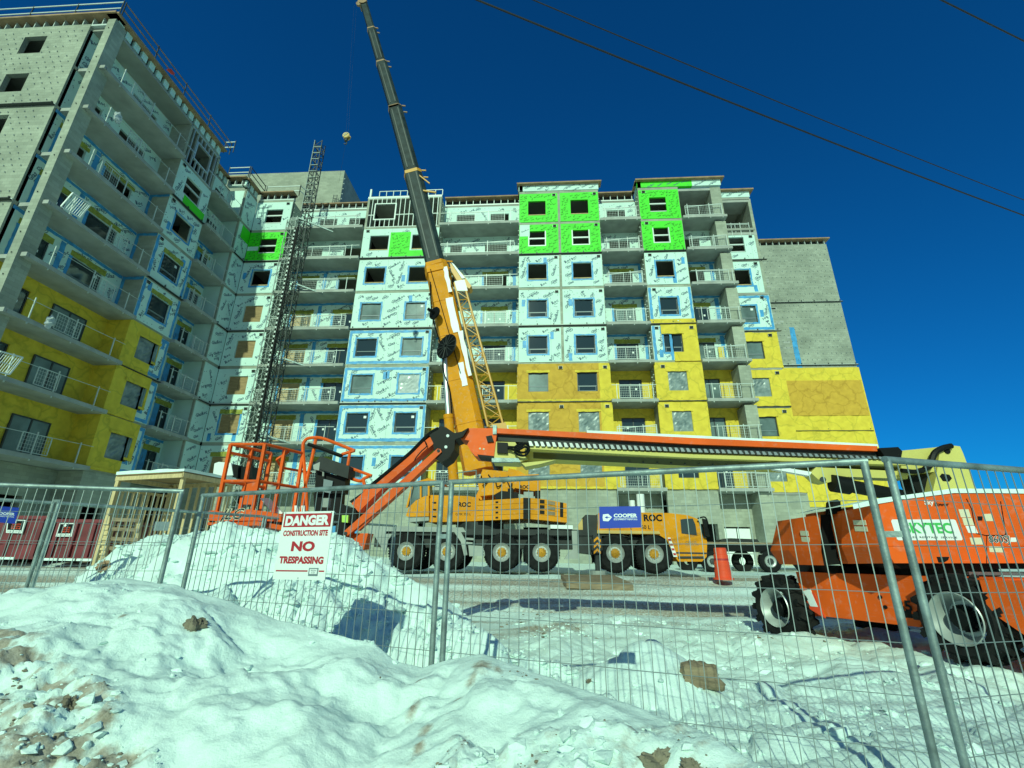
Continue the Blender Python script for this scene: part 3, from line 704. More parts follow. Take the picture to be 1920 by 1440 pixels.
# ---- floors, partitions, roof (the carcass)
for k in range(9):
    L = LV[k]; mb = MB()
    mb.box(-45, XB-.05, YG+.15, 46, L-.10, L+.10); mb.box(XB-.05, XG-.1, YB+.05, 46, L-.098, L+.098)
    for a, b in ((-14.7, -8.4), (-1.5, 4.95), (8.45, 11.6), (-24.8, -21.6)): mb.box(a, b, YF+.14, YB+.05, L-.096, L+.096)
    mb.box(XB-.05, XF-.14, 24.95, 28.0, L-.094, L+.094)
    if k == 8: mb.box(XB-.05, XF-.02, YG+.2, 24.9, L-.09, L+.11)
    if k < 8: mb.box(XG-.1, XH-.2, YH+.15, 46, L-.092, L+.092)
    mb.build('floor_slab' if k < 8 else 'roof_slab', 'soffit', bld)
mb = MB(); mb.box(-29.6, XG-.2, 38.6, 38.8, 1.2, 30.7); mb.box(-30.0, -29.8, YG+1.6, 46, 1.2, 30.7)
mb.box(-44, -26.7, YG+1.3, YG+1.4, 1.2, 30.7)  # dark sheet added close behind the gable windows to keep them black
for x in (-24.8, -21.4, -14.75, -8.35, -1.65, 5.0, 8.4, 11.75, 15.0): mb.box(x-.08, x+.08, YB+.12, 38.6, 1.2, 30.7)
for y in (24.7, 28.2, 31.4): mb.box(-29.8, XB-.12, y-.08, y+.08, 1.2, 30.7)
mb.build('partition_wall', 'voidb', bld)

# ---- block walls: band strips, bay side walls, ground floor
A0, A1, B0, B1, D0, D1, E1 = -14.8, -8.3, -1.62, 5.05, 8.36, 11.7, 15.15
FYF, FYB, FXF, FXB = FY(YF), FY(YB), FX(XF), FX(XB)
mb = MB()
for a, b in ((A0, A1), (B0, B1), (D0, D1), (-24.72, -21.5)):
    for k in range(9): mb.box(a+.003, b-.003, YF+.045, YF+.25, LV[k]-.16, LV[k]+.18)
mb.box((B0+B1)/2-.10, (B0+B1)/2+.10, YF-.012, YF+.2, LV[3], LV[8]-.2)
for x, s in ((A1, 1), (B1, 1), (D1, 1), (-21.5, 1), (A0, -1), (B0, -1), (D0, -1)):
    mb.box(min(x, x-s*.19), max(x, x-s*.19), YF+.26, YB+.1, LV[0]-.1, LV[8]-.1)
    mb.box(min(x, x-s*.19), max(x, x-s*.19), YF+.014, YF+.04, LV[2], LV[8]-.1)
mb.build('block_wall', 'cmu', bld)
mb = MB()                                                       # insulation pins standing off the side walls
for x, s in ((A1, 1), (D0, -1), (B0, -1), (-21.5, 1), (B1, 1)):
    for k in range(2, 8):
        for j in range(6):
            for y in (YF+.3, YF+.85): mb.tube((x, y, LV[k]+.35+j*.45), (x+s*.10, y, LV[k]+.35+j*.45), .035, 5)
mb.build('insulation_pins', 'rail', bld)['kind'] = 'stuff'

def shelf(fr, u0, u1, z, d=.16, lip=True):
    mb = MB(); fr.box(mb, u0, u1, z-.035, z+.0, -.02, d, 0); fr.box(mb, u0, u1, z+.001, z+.09, .0, .03, 1)
    n = int((u1-u0)/1.15)
    for i in range(n+1): u = u0+.2+(u1-u0-.4)*i/max(1, n); fr.box(mb, u-.035, u+.035, z+.10, z+.20, .0, .07, 0)
    mb.build('brick_shelf_angle', ['dsteel', 'rail'], bld)
for k in (2, 4, 6):
    for a, b in ((A0, A1), (B0, B1), (D0, D1)): shelf(FYF, a, b, LV[k]+.02)
    shelf(FYF, -24.72, -21.5, LV[k]+.02, .12)
    shelf(FY(34.55), E1, XG+.35 if k != 2 else XG, LV[k]+.02); shelf(FXF, 24.83, 28.1, LV[k]+.02); shelf(FX(-24.75), 31.5, 33.0, LV[k]+.02, .1)
    shelf(FY(YH), XG+.6, XH+.15 if k != 2 else XH, LV[k]+.02)
for k in (4, 6): shelf(FY(YG), -45, XB-.02, LV[k]+.05, .2)

# ---- bay A (white, two windows a floor)
WA = [(-14.15, -12.55), (-10.55, -9.0)]
studs(FYF, A0, A1, LV[7]+.1, LV[8]-.05, -.02, [(-14.15+.1, -12.3, LV[7]+.95, LV[7]+2.5)], 'rail')
sheath('sheathing_panel', FYF, A0+.02, A1-.02, 6, WA, ['open', 'open'], 'white', vent=-14.4)
mb = MB(); FYF.box(mb, -12.42, -10.7, LV[6]+.16, LV[7]-.5, .0, .014, 0)
FYF.box(mb, -10.7, A1-.3, LV[6]+.16, LV[6]+.72, .0, .014, 0); prints(mb, FYF, -12.42, -10.7, LV[6]+.2, LV[7]-.5, [], .018, 1, size=.16, pu=.6, pz=.42, small=True); mb.build('sheathing_panel', ['green', 'gink'], bld)
for k, st, kd in ((5, 'blue', ['open', 'open']), (4, 'blue', ['glass', 'pale']), (3, 'blue band edge', ['glass', 'glass']), (2, 'blue band edge', ['glass', 'wfilm']), (1, 'blue band edge', ['glass', 'glass']), (0, 'blue band edge', ['glass', 'glass'])):
    sheath('sheathing_panel', FYF, A0+.02, A1-.02, k, WA, kd, st, vent=None if k == 5 else (A1-.35))
# ---- bay B
WB = [(-.86, .60), (2.70, 4.16)]; BM_ = (B0+B1)/2
for k, kd in ((7, ['open', 'open']), (6, ['white', 'white'])):
    for i, (a, b) in enumerate(((B0+.03, BM_-.1), (BM_+.1, B1-.03))):
        sheath('sheathing_panel', FYF, a, b, k, [WB[i]], [kd[i]], 'green'+(' wpatch' if k == 6 and i == 0 else ''), vent=b-.3)
for k, kd in ((5, ['open', 'open']), (4, ['glass', 'glass']), (3, ['glass', 'glass'])):
    for i, (a, b) in enumerate(((B0+.03, BM_-.1), (BM_+.1, B1-.03))): sheath('sheathing_panel', FYF, a, b, k, [WB[i]], [kd[i]], 'blue', vent=b-.25)
for k, kd in ((2, ['glass', 'glass']), (1, ['film', 'film']), (0, ['film', 'film'])):
    foam(FYF, B0-.06, B1-.75, k, WB, kd, mi=1, vent=BM_-.2); foam(FYF, B1-.75, B1+.08, k, [], [], d=.06, vent=B1-.3)
# ---- bay D
WD = [(9.23, 10.58)]
for k, kd in ((7, 'bar'), (6, 'white')): sheath('sheathing_panel', FYF, D0+.03, D1-.03, k, WD, [kd], 'green', vent=D0+.45)
sheath('sheathing_panel', FYF, D0+.03, D1-.03, 5, WD, ['open'], 'blue', vent=D0+.45)
sheath('sheathing_panel', FYF, D0+.03, D1-.03, 4, WD, ['glass'], 'blue edge', vent=D0+.5)
foam(FYF, D0, D1, 4, [], [], d=.03, z0=LV[4]-.0, z1=LV[4]+.42)
sheath('sheathing_panel', FYF, D0+.03, D0+1.5, 3, [(9.23, 10.6)], [], 'blue edge', vent=D0+.4)
foam(FYF, D0+1.5, D1, 3, [(9.2, 10.58)], [], d=.05, vent=D1-.4); foam(FYF, D0+.7, D0+1.5, 3, [], [], d=.04, z0=LV[3]+2.3); opening(FYF, (9.23, 10.58, LV[3]+WS, LV[3]+WHd), 'glass', 0.02)
for k, kd in ((2, 'film'), (1, 'film'), (0, 'glass')): foam(FYF, D0-.05, D1+.05, k, WD, [kd], vent=D0+.55)
# ---- wing end G and block gable H
FG = FY(34.55); WG = [(15.6, 17.05)]
sheath('sheathing_panel', FG, E1, XG-.25, 6, WG, ['bar'], 'white', vent=XG-.6, z1=LV[7]-.55)
sheath('sheathing_panel', FG, E1, XG-.25, 5, WG, ['open'], 'blue', vent=XG-.6); sheath('sheathing_panel', FG, E1, XG-.02, 4, WG, ['glass'], 'blue edge band', vent=XG-.6)
for k, kd in ((3, 'glass'), (2, 'film'), (1, 'pale'), (0, 'film')): foam(FG, E1-.1, XG+.03, k, WG, [kd], d=.04, vent=XG-.55)
mb = MB(); mb.box(XG-.24, XG, 34.56, YH+2, 1.2, LV[8]); mb.box(E1, XG, 34.7, 34.95, LV[4]-.2, LV[4]+.15); mb.box(E1, XG, 34.7, 34.95, LV[5]-.2, LV[5]+.15); mb.box(E1, XG, 34.7, 34.95, LV[6]-.2, LV[6]+.15)
mb.build('block_wall', 'cmu', bld); mb = MB(); mb.box(15.15, XG-.24, 39.5, 39.7, LV[7]-1, LV[8]); mb.build('loggia_wall', 'cmu', bld)
b_ = balcony(FG, E1+.1, XG-.02, 7, 1, dback=-4.5, dfront=.0, rail=False)
railing(b_, FG, E1+.3, XG-.5, LV[7]-.45, -.02, 1)
mb = MB(); FG.box(mb, E1, XG, LV[8]-.35, LV[8]-.12, -1.6, .0, 0); mb.build('loggia_beam', 'conc', bld); mb = MB(); FG.box(mb, E1, XG, LV[7]-.58, LV[7]-.30, -1.0, .0, 0); mb.build('loggia_beam', 'conc', bld)
def ties(mb, fr, u0, u1, z0, z1, d, du=.41, dz=.61, mi=0, skip=()):
    z = z0; r = 0
    while z < z1:
        u = u0+(r % 2)*du/2
        while u < u1:
            if not any(a < u < b and c < z < e for a, b, c, e in skip) and random.random() < .88:
                uu = u+random.uniform(-.03, .03); zz = z+random.uniform(-.02, .02)
                fr.box(mb, uu-.022, uu+.022, zz-.012, zz+.012, d, d+.045, mi); fr.box(mb, uu+.004, uu+.028, zz-.07, zz-.012, d+.03, d+.045, mi)
            u += du
        z += dz; r += 1
FH = FY(YH); zy = LV[4]-.25
mb = MB(); wall(mb, FH, XG-.3, XH, zy-.1, LV[8]+.3, [], t=.25, d1=0, mi=0); mb.box(XH-.25, XH-.001, YH+.26, 46, 1.2, LV[8]+.3)
ties(mb, FH, XG+.6, XH-.2, zy+.2, LV[8]+.1, .0, mi=1, dz=.62)
for u, z, a in ((21.6, 27.2, .5), (22.5, 23.5, .35), (20.2, 25.5, .4), (23.2, 19.6, .3)):                      # mortar smears
    for q in range(5): uu, zz = u+random.uniform(-.5, .5), z+random.uniform(-1.4, 1.4); FH.box(mb, uu-a, uu+a, zz-.09, zz+.09, .0, .003, 2)
mb.build('block_wall', ['cmu_dark', 'frameg', 'conc'], bld)
mb = MB(); tape(mb, FH, 23.3, 23.75, zy, zy+4.1, .012, 0); mb.build('membrane_strip', 'blue', bld); mb = MB(); tape(mb, FH, 18.9, 19.7, zy+.45, zy+.75, .012, 0); mb.build('membrane_strip', 'blue', bld)
mb = MB(); wall(mb, FH, XG+.3, XH+.1, LV[0]-.2, zy, [], t=.1, d1=.08, mi=0, step=.3, amp=.03); mb.build('foam_insulation', FM, bld, smooth=True, angle=50)
mb = MB(); wall(mb, FH, 21.5, XH-.02, LV[2]+1.35, LV[3]+1.6, [], t=.03, d1=.125, mi=1, step=.3, amp=.02); mb.build('foam_insulation', FM, bld, smooth=True, angle=50)
mb = MB(); mb.box(XG-.2, XH, YH-.03, YH+.3, 1.2, LV[0]-.2); mb.build('block_wall', 'cmu', bld)

# ---- balcony columns of the main wing: J (left of A), I (A to B), C (B to D), E (right of D)
J0 = -21.5
for k in range(8):
    fo = k <= 2
    balcony(FYF, J0+.02, A0-.02, k, random.choice((0, 2, 0))) if k < 8 else 0
    balcony(FYF, A1+.02, B0-.02, k, random.choice((0, 0, 2)))
    balcony(FYF, B1+.02, D0-.02, k, random.choice((2, 0, 2)))
    balcony(FYF, D1+.02, E1+.05, k, (2 if k == 7 else random.choice((0, 2))))
    top = k >= 6
    st = 'white' if top else 'white blue olive'
    if k == 7:
        backwall(FYB, J0, A0, k, 'white', [], 0, [(-19.6, -18.0, 'open'), (-16.9, -15.2, 'open')]); backwall(FYB, A1, B0, k, 'white', [], 0, [(-7.2, -5.6, 'open'), (-4.2, -2.6, 'open')]); backwall(FYB, B1, D0, k, 'white', [], 0, [(5.9, 7.5, 'open')])
    else:
        q = 'open' if k >= 5 else 'glass'
        backwall(FYB, J0, A0, k, st, [(-20.6, -18.9, 'board' if k < 5 else 'open'), (-17.0, -15.1, q)], 0)
        backwall(FYB, A1, B0, k, 'foam' if fo else st, [(-4.6, -2.7, 'doorg' if k == 4 else q), (-7.6, -6.6, q)], 0)
        backwall(FYB, B1, D0, k, 'foam' if fo else st, [(5.95, 7.65, q if k != 4 else 'glassl')], 0)
    if k < 7: backwall(FYB, D1, E1, k, 'foam' if fo else st, [(11.85, 13.4, q if k not in (1, 2, 3) else 'glassl')], 0)
mb = MB()
for k in range(8): mb.box(14.3, E1, YF+.02, YB-.02, LV[k]+.14, LV[k+1]-.30 if k < 7 else LV[8]-.05)
mb.build('balcony_pier', 'cmu', bld)
mb = MB(); mb.box(D1, 14.3, 36.8, 37.0, LV[7]+.1, LV[8]); mb.box(D1-.18, D1-.002, YB+.1, 36.8, LV[7]+.1, LV[8]); FYF.box(mb, D1, 14.3, LV[8]-.32, LV[8]-.10, -3.6, -.02); mb.build('loggia_wall', 'conc', bld)
for k in (1, 2, 3): mb = MB(); FYF.box(mb, 13.55, 13.95, LV[k]+.14, LV[k]+1.7, -1.3, -1.2, 0); mb.build('foam_insulation', 'foam', bld)

# ---- corner piece K
FK = FX(-24.75); WK = [(-23.75, -22.25)]
sk = {7: ('white', 'bar'), 6: ('green', 'bar'), 5: ('blue', 'open'), 4: ('white', 'ply'), 3: ('white', 'ply'), 2: ('white', 'ply'), 1: ('blue olive', 'ply'), 0: ('olive', 'ply')}
for k in range(8):
    st, kd = sk[k]; sheath('sheathing_panel', FYF, -24.72, J0-.02, k, WK, [kd], st, vent=J0-.4)
    if k == 6: mb = MB(); FYF.box(mb, -24.7, WK[0][0], LV[6]+1.1, LV[6]+1.5, 0, .012); mb.build('sheathing_panel', 'white', bld)
    sheath('sheathing_panel', FK, 31.5, 32.99, k, [], [], 'white')
mb = MB()
FK.box(mb, 31.9, 32.98, LV[7]-1.35, LV[7]-.14, 0, .013); mb.build('sheathing_panel', 'green', bld)
mb = MB()
for k in range(9): mb.box(-24.95, -24.80, 31.5, 32.95, LV[k]-.15, LV[k]+.18)
mb.box(-24.95, -24.78, 31.42, 31.5, LV[0], LV[8]); mb.build('block_wall', 'cmu', bld)

# ---- left wing
mb = MB()
wg = [(-30.28, -28.86, LV[k]+1.2, LV[k]+2.6) for k in (7, 6, 5, 4, 3)]
wall(mb, FY(YG), -45, XB, 1.2, LV[8]+.25, wg, t=.25, d1=0, mi=0, reveal=.25)
ties(mb, FY(YG), -34, XB-.25, LV[2], LV[8]+.1, .0, du=.48, dz=.42, mi=1, skip=[(a-.1, b+.1, c-.1, e+.1) for a, b, c, e in wg])
mb.build('block_wall', ['cmu', 'frameg'], bld)
for h in wg: opening(FY(YG), h, 'open', -.05)
mb = MB(); mb.box(-25.42, XF, YG, YG+.75, 1.2, LV[8]+.6); ties(mb, FY(YG), -25.2, XF-.1, LV[1], LV[8]+.4, .0, du=.5, dz=.6, mi=1); mb.build('balcony_pier', ['cmu', 'dsteel'], bld)
FW = Fr((XF, 0, 0), (0, 1, 0), (1, 0, 0))
Y0, Y1, Y2, Y3 = 18.3, 24.83, 28.1, 31.5
WL = [(25.72, 27.3)]
for k in range(8):
    fo = k <= 2
    balcony(FXF, Y0+.02, Y1-.02, k, 3); balcony(FXF, Y1+3.28, Y3-.02, k, 3)
    mb = MB(); mb.box(XF-.0, XF+.32, Y0-.12, Y0, LV[k]-.10, LV[k]+.12); mb.build('slab_nose', 'conc', bld)
    st = 'foam' if fo else ('white' if k >= 6 else 'white blue olive')
    q = 'open' if k >= 5 else ('glassl' if fo else 'glass')
    backwall(FXB, YG+.1, Y1, k, st, [(18.75, 20.3, 'open' if k >= 5 else 'glass')] if k < 7 else [], 0, [(21.6, 23.6, q)] if k >= 3 else [])
    if k <= 2: door(FXB, 21.5, 23.5, k, .09, 'glassl')
    backwall(FXB, Y2, Y3, k, 'white' if k >= 6 else 'white blue olive', [(28.5, 29.5, 'glass'), (30.0, 31.2, 'glass')], 0)
    # side walls of the recesses, seen end on
    sid = FY(Y1)
    if fo: mb = MB(); wall(mb, sid, XB, XF+.05, LV[k]+.12, LV[k+1]-.1, [], t=.15, d1=.04, mi=0, step=.25, amp=.02); mb.build('foam_insulation', FM, bld, smooth=True, angle=50)
    mb = MB(); mb.box(XB-.1, XF, Y3+.005, Y3+.15, LV[k]-.1, LV[k+1]-.1, 0); mb.build('recess_side_wall', 'white', bld)
    mb = MB(); mb.box(XB-.1, XF-.002, Y1+.005, Y1+.2, LV[k]-.1, LV[k+1]-.1, 0)
    if 3 <= k <= 5: tape(mb, sid, XB+.02, XF-.02, LV[k+1]-.33, LV[k+1]-.12, .004, 2); tape(mb, sid, XB+.02, XB+.25, LV[k]+.2, LV[k+1]-.3, .005, 2)
    mb.build('block_wall', ['cmu', 'white', 'blue'], bld)
    if k == 7: studs(FXF, Y1, Y2, LV[7]+.1, LV[8]-.05, -.02, [(25.85, 27.25, LV[7]+1.0, LV[7]+2.4)], 'stud')
    else:
        kd = ['bar', 'open', 'glass', 'open', 'open', 'bar', 'bar']
        kinds = {6: 'bar', 5: 'open', 4: 'glass', 3: 'glass', 2: 'film', 1: 'film', 0: 'film'}[k]
        st = {6: 'white', 5: 'blue', 4: 'blue edge olive', 3: 'blue edge olive'}.get(k, 'blue edge band')
        sheath('sheathing_panel', FXF, Y1+.02, Y2-.02, k, WL, [kinds], st, vent=None if k < 3 else Y1+.35)
        if k == 6: mb = MB(); FXF.box(mb, 25.9, Y2-.08, LV[6]+.16, LV[6]+.78, 0, .013); mb.build('sheathing_panel', 'green', bld)
        if fo: foam(FXF, Y1-.05, 27.0-.0, k, [(25.72, 27.3)], [], d=.05); foam(FXF, 27.0, 27.6-.12*k, k, [(25.72, 27.31)], [], d=.045, z0=LV[k]+.9)
mb = MB()
for k in range(9): mb.box(XF-.25, XF-.045, Y1+.21, Y2-.003, LV[k]-.15, LV[k]+.18)
mb.box(XB-.1, XF-.02, Y2-.2, Y2-.004, LV[0], LV[8]); mb.build('block_wall', 'cmu', bld); mb = MB(); mb.box(XB-.2, XF-.1, YG+.76, YG+.9, LV[8]-.1, LV[8]+.3); mb.build('block_wall', 'cmu', bld)

# loose things of the balconies: tipped guard panels and torn wrapping
def tipped(fr, u0, u1, k, d0, d1, z0, z1, bal_k=None):
    mb = MB(); L = LV[k]+.12
    def q(u, z): f = (z-z0)/(z1-z0); return fr.p(u, L+z, d0+(d1-d0)*f)
    for a, b in (((u0, z0), (u1, z0+.1)), ((u1, z0+.1), (u1+.1, z1)), ((u1+.1, z1), (u0+.1, z1-.1)), ((u0+.1, z1-.1), (u0, z0))): mb.bar(q(*a), q(*b), .06, .05)
    for i in range(1, 9): t = i/9; mb.bar(q(u0+(u1-u0)*t, z0+.1*t), q(u0+.1+(u1-u0)*t, z1-.1+.1*t), .018)
    mb.bar(q(u0, (z0+z1)/2), q(u1+.05, (z0+z1)/2), .025)
    mb.build('tipped_guard_panel', 'swhite', bld)
tipped(FXF, 18.75, 19.75, 4, .36, .62, .05, 1.1); tipped(FXF, 18.4, 19.35, 1, .36, .6, .0, 1.0)
def wrap(c, s_, seed):
    rr = random.Random(seed); mb = MB(); n, kk = 9, 8; rings = []
    for i in range(kk+1):
        f = i/kk; r_ = s_*(.15+.85*math.sin(math.pi*min(1, f*1.05+.02))**.7); rings.append([Vector(c)+Vector((r_*.5*math.cos(6.283*j/n)*rr.uniform(.6, 1.3), r_*math.sin(6.283*j/n)*rr.uniform(.6, 1.3), -s_*2.2+f*s_*3.0+rr.uniform(-.06, .06))) for j in range(n)])
    mb.loft(rings); mb.build('torn_plastic_wrap', 'filmw', bld)
wrap((XF+.38, 19.75, LV[6]+1.15), .26, 4); wrap((XF+.38, 20.2, LV[2]+.55), .25, 6)

# ---- ground floor
def gwall(fr, u0, u1, holes): 
    m = MB(); wall(m, fr, u0, u1, .6, LV[0]-.12, holes, t=.3, d1=.0, mi=0, reveal=.3); m.build('block_wall', 'cmu', bld)
gwall(FYF, A0, A1, [(-13.9, -12.6, 2.2, 4.3)]); gwall(FYF, B0, B1, [(-1.2, .4, 1.2, 3.4), (3.2, 4.6, 1.2, 3.4)]); gwall(FYB, A1, B0, []); gwall(FYB, J0, A0, [(-20, -18, 1.2, 3.6)])
gwall(FYF, D0, D1, [(9.2, 11.4, .7, 3.7)]); gwall(FG, E1, XG, [(15.5, 17.0, .7, 3.6)]); gwall(FYB, B1, D0, []); gwall(FYB, D1, E1, [(12.3, 14.0, .7, 3.6)]); gwall(FYF, -24.72, J0, [(-24, -22.3, 1.2, 3.8)])
gwall(FXB, YG+.2, Y1, [(19.2, 20.4, 1.4, 4.2), (21.8, 23.4, 1.4, 4.2)]); gwall(FX(XF), Y1, Y2, [(25.4, 26.8, 1.4, 3.9)]); gwall(FXB, Y2, Y3, []); gwall(FX(-24.75), Y3, 33, [])
mb = MB(); mb.box(14.3, E1, YF+.02, YB-.02, .6, LV[0]-.12); mb.build('block_wall', 'cmu', bld); mb = MB(); mb.box(XB, XF-.002, Y1+.002, Y1+.25, .6, LV[0]-.12); mb.build('block_wall', 'cmu', bld)
mb = MB(); FYB.box(mb, 12.3, 13.1, .7, 3.5, -.12, -.08); FYB.box(mb, 13.16, 14.0, .7, 3.5, -.12, -.08); mb.build('insulated_door', 'swhite', bld)
mb = MB(); FG.box(mb, 15.5, 16.9, .7, 3.3, -.16, -.12); mb.build('plywood_cover', 'cardb', bld)
mb = MB(); FYF.box(mb, -13.85, -12.65, 2.2, 2.9, -.05, .10); mb.build('plywood_cover', 'timber', bld); mb = MB(); tape_ring(mb, FYF, (-13.9, -12.6, 2.2, 4.3), .01, 0, .22); mb.build('membrane_strip', 'blue', bld)

# ---- parapets: board edge, studs or sheathing below it
def parapet(fr, u0, u1, style, over=.28, both=(0, 0)):
    mb = MB(); zb = LV[8]+.12
    fr.box(mb, u0-both[0], u1+both[1], RT-.04, RT+.08, -.5, over, 0)
    if style == 'stud':
        fr.box(mb, u0, u1, zb, RT-.04, -.30, -.26, 3); fr.box(mb, u0, u1, zb, zb+.12, -.26, -.02, 1)
        u = u0
        while u < u1: fr.box(mb, u, u+.05, zb+.12, RT-.04, -.26, -.02, 1); u += .62
    elif style == 'pads':
        fr.box(mb, u0, u1, zb, RT-.04, -.30, -.2, 3); u = u0+.1
        while u < u1-.3: fr.box(mb, u, u+.40, zb+.08, RT-.06, -.2, -.03, 2); u += .62
    else:
        fr.box(mb, u0, u1, zb+.06, RT-.04, -.3, .0, 5 if style == 'green' else 2)
        prints(mb, fr, u0, u1, zb-.1, RT+.1, [], .004, 4, size=.22, pz=.4)
    mb.build('parapet', ['brown', 'rail', 'white', 'dsteel', 'ink', 'green'], bld)
parapet(FYF, B0-.05, B1+.05, 'white', both=(.15, .25)); parapet(FYF, D0-.02, 12.9, 'green', both=(.15, 0)); parapet(FYF, 12.9, E1+.1, 'white', both=(0, .25)); parapet(FG, E1+.1, XG, 'white', both=(0, .3))
parapet(FYB, A1, B0, 'stud'); parapet(FYB, B1, D0, 'stud'); parapet(FYB, J0, A0, 'stud', over=.05); parapet(FH, XG+.2, XH, 'stud', both=(0, .3)); parapet(FYF, -24.6, J0, 'stud')
parapet(FXn(D0), -YB, -YF, 'white', over=.2); parapet(FXn(B0), -YB, -YF, 'white', over=.15)
parapet(FY(YG), -45, XF-.3, 'stud', both=(0, .45)); parapet(FXF, YG+.1, Y2, 'pads', both=(.3, .1)); parapet(FXB, Y2, 31.05, 'pads'); parapet(FY(31.1), XB, -24.7, 'stud'); parapet(FX(-24.75), 31.1, 33.0, 'pads')
mb = MB()                                                    # stud upstand over bay A
FYF.box(mb, A0, A1, LV[8]-.05, LV[8]+.12, -.4, .0, 0)
for z in (RT-.05, LV[8]+.14): FYF.box(mb, A0+.9 if z > 31 else A0, A1, z, z+.05, -.15, -.10)
for u in np.arange(A0+.9, A1, .62): FYF.box(mb, u, u+.05, LV[8]+.19, RT-.05, -.15, -.10)
FYF.box(mb, A0+.05, A0+.2, LV[8]+.1, RT+.25, -.3, -.1); mb.build('parapet', 'rail', bld)
# guard rails along the roof edge
def roofrail(pts, mi_main, step=2.6):
    mb = MB()
    for p, q in zip(pts[:-1], pts[1:]):
        p, q = Vector(p), Vector(q); n = max(1, int((q-p).length/step))
        for h in (.55, 1.08): mb.bar(p+Vector((0, 0, h)), q+Vector((0, 0, h)), .04, .07, mi_main)
        for i in range(n+1): a = p+(q-p)*i/n; mb.bar(a, a+Vector((0, 0, 1.2)), .05, .05, 2)
    mb.build('roof_guard_rail', ['rail', 'brown', 'dsteel', 'red'], bld)
roofrail([(-45, YG-.1, RT), (XF+.2, YG-.1, RT)], 0); roofrail([(XF+.25, YG, RT), (XF+.25, Y2+.4, RT)], 1); roofrail([(XF-.1, Y2+.2, RT), (XF+.7, Y2+.2, RT)], 0)
roofrail([(XB, 30.95, RT), (-24.6, 30.95, RT)], 0); roofrail([(-24.5, 31, RT), (-24.5, 33.2, RT)], 2); roofrail([(-24.4, 33.3, RT), (J0+.2, 33.3, RT), (J0+.6, 34.4, RT)], 0, 1.8)
mb = MB()                                                    # stacked lumber lying on the roof beside B
for i in range(5): mb.box(-8.0, -2.2+.3*i, YB+.25+.2*i, YB+.43+.2*i, RT+.10, RT+.28)
mb.build('stacked_lumber', 'timber', bld)
# stair and lift penthouse
mb = MB(); mb.box(-34, -19.4, 37.0, 37.25, 30.9, 37.9); mb.box(-19.65, -19.401, 37.26, 44, 30.9, 37.9, 1); mb.box(-34, -19.65, 37.25, 44, 37.6, 37.85)
for z in np.arange(32, 37.5, .62): mb.tube((-19.4, 37.12, z), (-19.28, 37.12, z), .06, 6, 2)
mb.build('roof_penthouse', ['cmu', 'cmu_dark', 'rail'], bld)
mb = MB()
for x in (-19.95, -19.6): mb.bar((x, 36.7, 30.9), (x, 36.7, 34.6), .05)
for z in np.arange(31.2, 34.5, .3): mb.bar((-19.95, 36.7, z), (-19.6, 36.7, z), .035)
mb.build('roof_ladder', 'dsteel', bld)
# ------------------------------------------------------------------ shared vehicle pieces
def wheel(root, c, ax, R, wd, rim, hub, lugs=0, rr=.5, dish=.35):
    """c: centre of the outer face, ax: unit vector pointing outward"""
    c, ax = Vector(c), Vector(ax).normalized(); t = MB(); r = R-(.05 if lugs else 0)
    t.lathe(c, ax, [(R*rr, -.03), (R*rr*1.06, 0), (r*.86, .02), (r*.965, -.03), (r, -wd*.16), (r, -wd*.84), (r*.965, -wd+.03), (r*.86, -wd), (R*rr, -wd+.02), (R*rr, -.03)], 40, 0)
    a = ax.cross(Vector((0, 0, 1))).normalized(); b = ax.cross(a)
    if lugs:
        for i in range(lugs):
            for s_ in (0, 1):
                th = 2*math.pi*(i+.5*s_)/lugs; d = a*math.cos(th)+b*math.sin(th); tg = -a*math.sin(th)+b*math.cos(th)
                k = -1 if s_ else 1; sk = (ax*.93+tg*.37*k).normalized()
                t.obox(c-ax*(wd*(.27 if s_ == 0 else .73))+d*(r+.005), (sk, sk.cross(d).normalized(), d), (wd*.27, R*.062, .055), 0)
                t.obox(c-ax*(.05 if s_ == 0 else wd-.05)+d*(r*.955), (ax, tg, d), (.05, R*.062, .05), 0)
    else:
        for i in range(44):
            th = 2*math.pi*i/44; d = a*math.cos(th)+b*math.sin(th); tg = -a*math.sin(th)+b*math.cos(th)
            t.obox(c-ax*(wd*.5)+d*(r+.002), (ax, tg, d), (wd*.46, R*.035, .012), 0)
    w_ = t.build('wheel', 'rubber', root, smooth=True, angle=32)
    m = MB(); q = R*rr
    m.lathe(c, ax, [(q*1.0, .0), (q*.97, .015), (q*.93, -.02), (q*.80, -.03-dish*.3), (q*.66, -dish), (q*.05, -dish), (q*.05, -dish-.02), (q*.66, -dish-.02)], 32, 0)
    if not lugs:
        for i in range(10): th = 2*math.pi*i/10; m.tube(c+(a*math.cos(th)+b*math.sin(th))*q*.55-ax*dish, c+(a*math.cos(th)+b*math.sin(th))*q*.55-ax*(dish-.04), .025, 6)
    m.build('rim', rim, w_, smooth=True, angle=35)
    h = MB(); h.lathe(c-ax*dish, ax, [(q*.42, 0), (q*.42, dish*.55), (q*.33, dish*.75), (.01, dish*.8)], 18, 0)
    for i in range(12): th = 2*math.pi*i/12; h.obox(c-ax*(dish*.8)+(a*math.cos(th)+b*math.sin(th))*q*.42, (a*math.cos(th)+b*math.sin(th), ax, ax.cross(a*math.cos(th)+b*math.sin(th))), (.03, .04, .025), 0)
    h.build('hub', hub, w_, smooth=True, angle=35)
    return w_
def pl(pts, Y): return [onY(x, y, Y) for x, y in pts]
EX, EZ = Vector((1, 0, 0)), Vector((0, 0, 1))

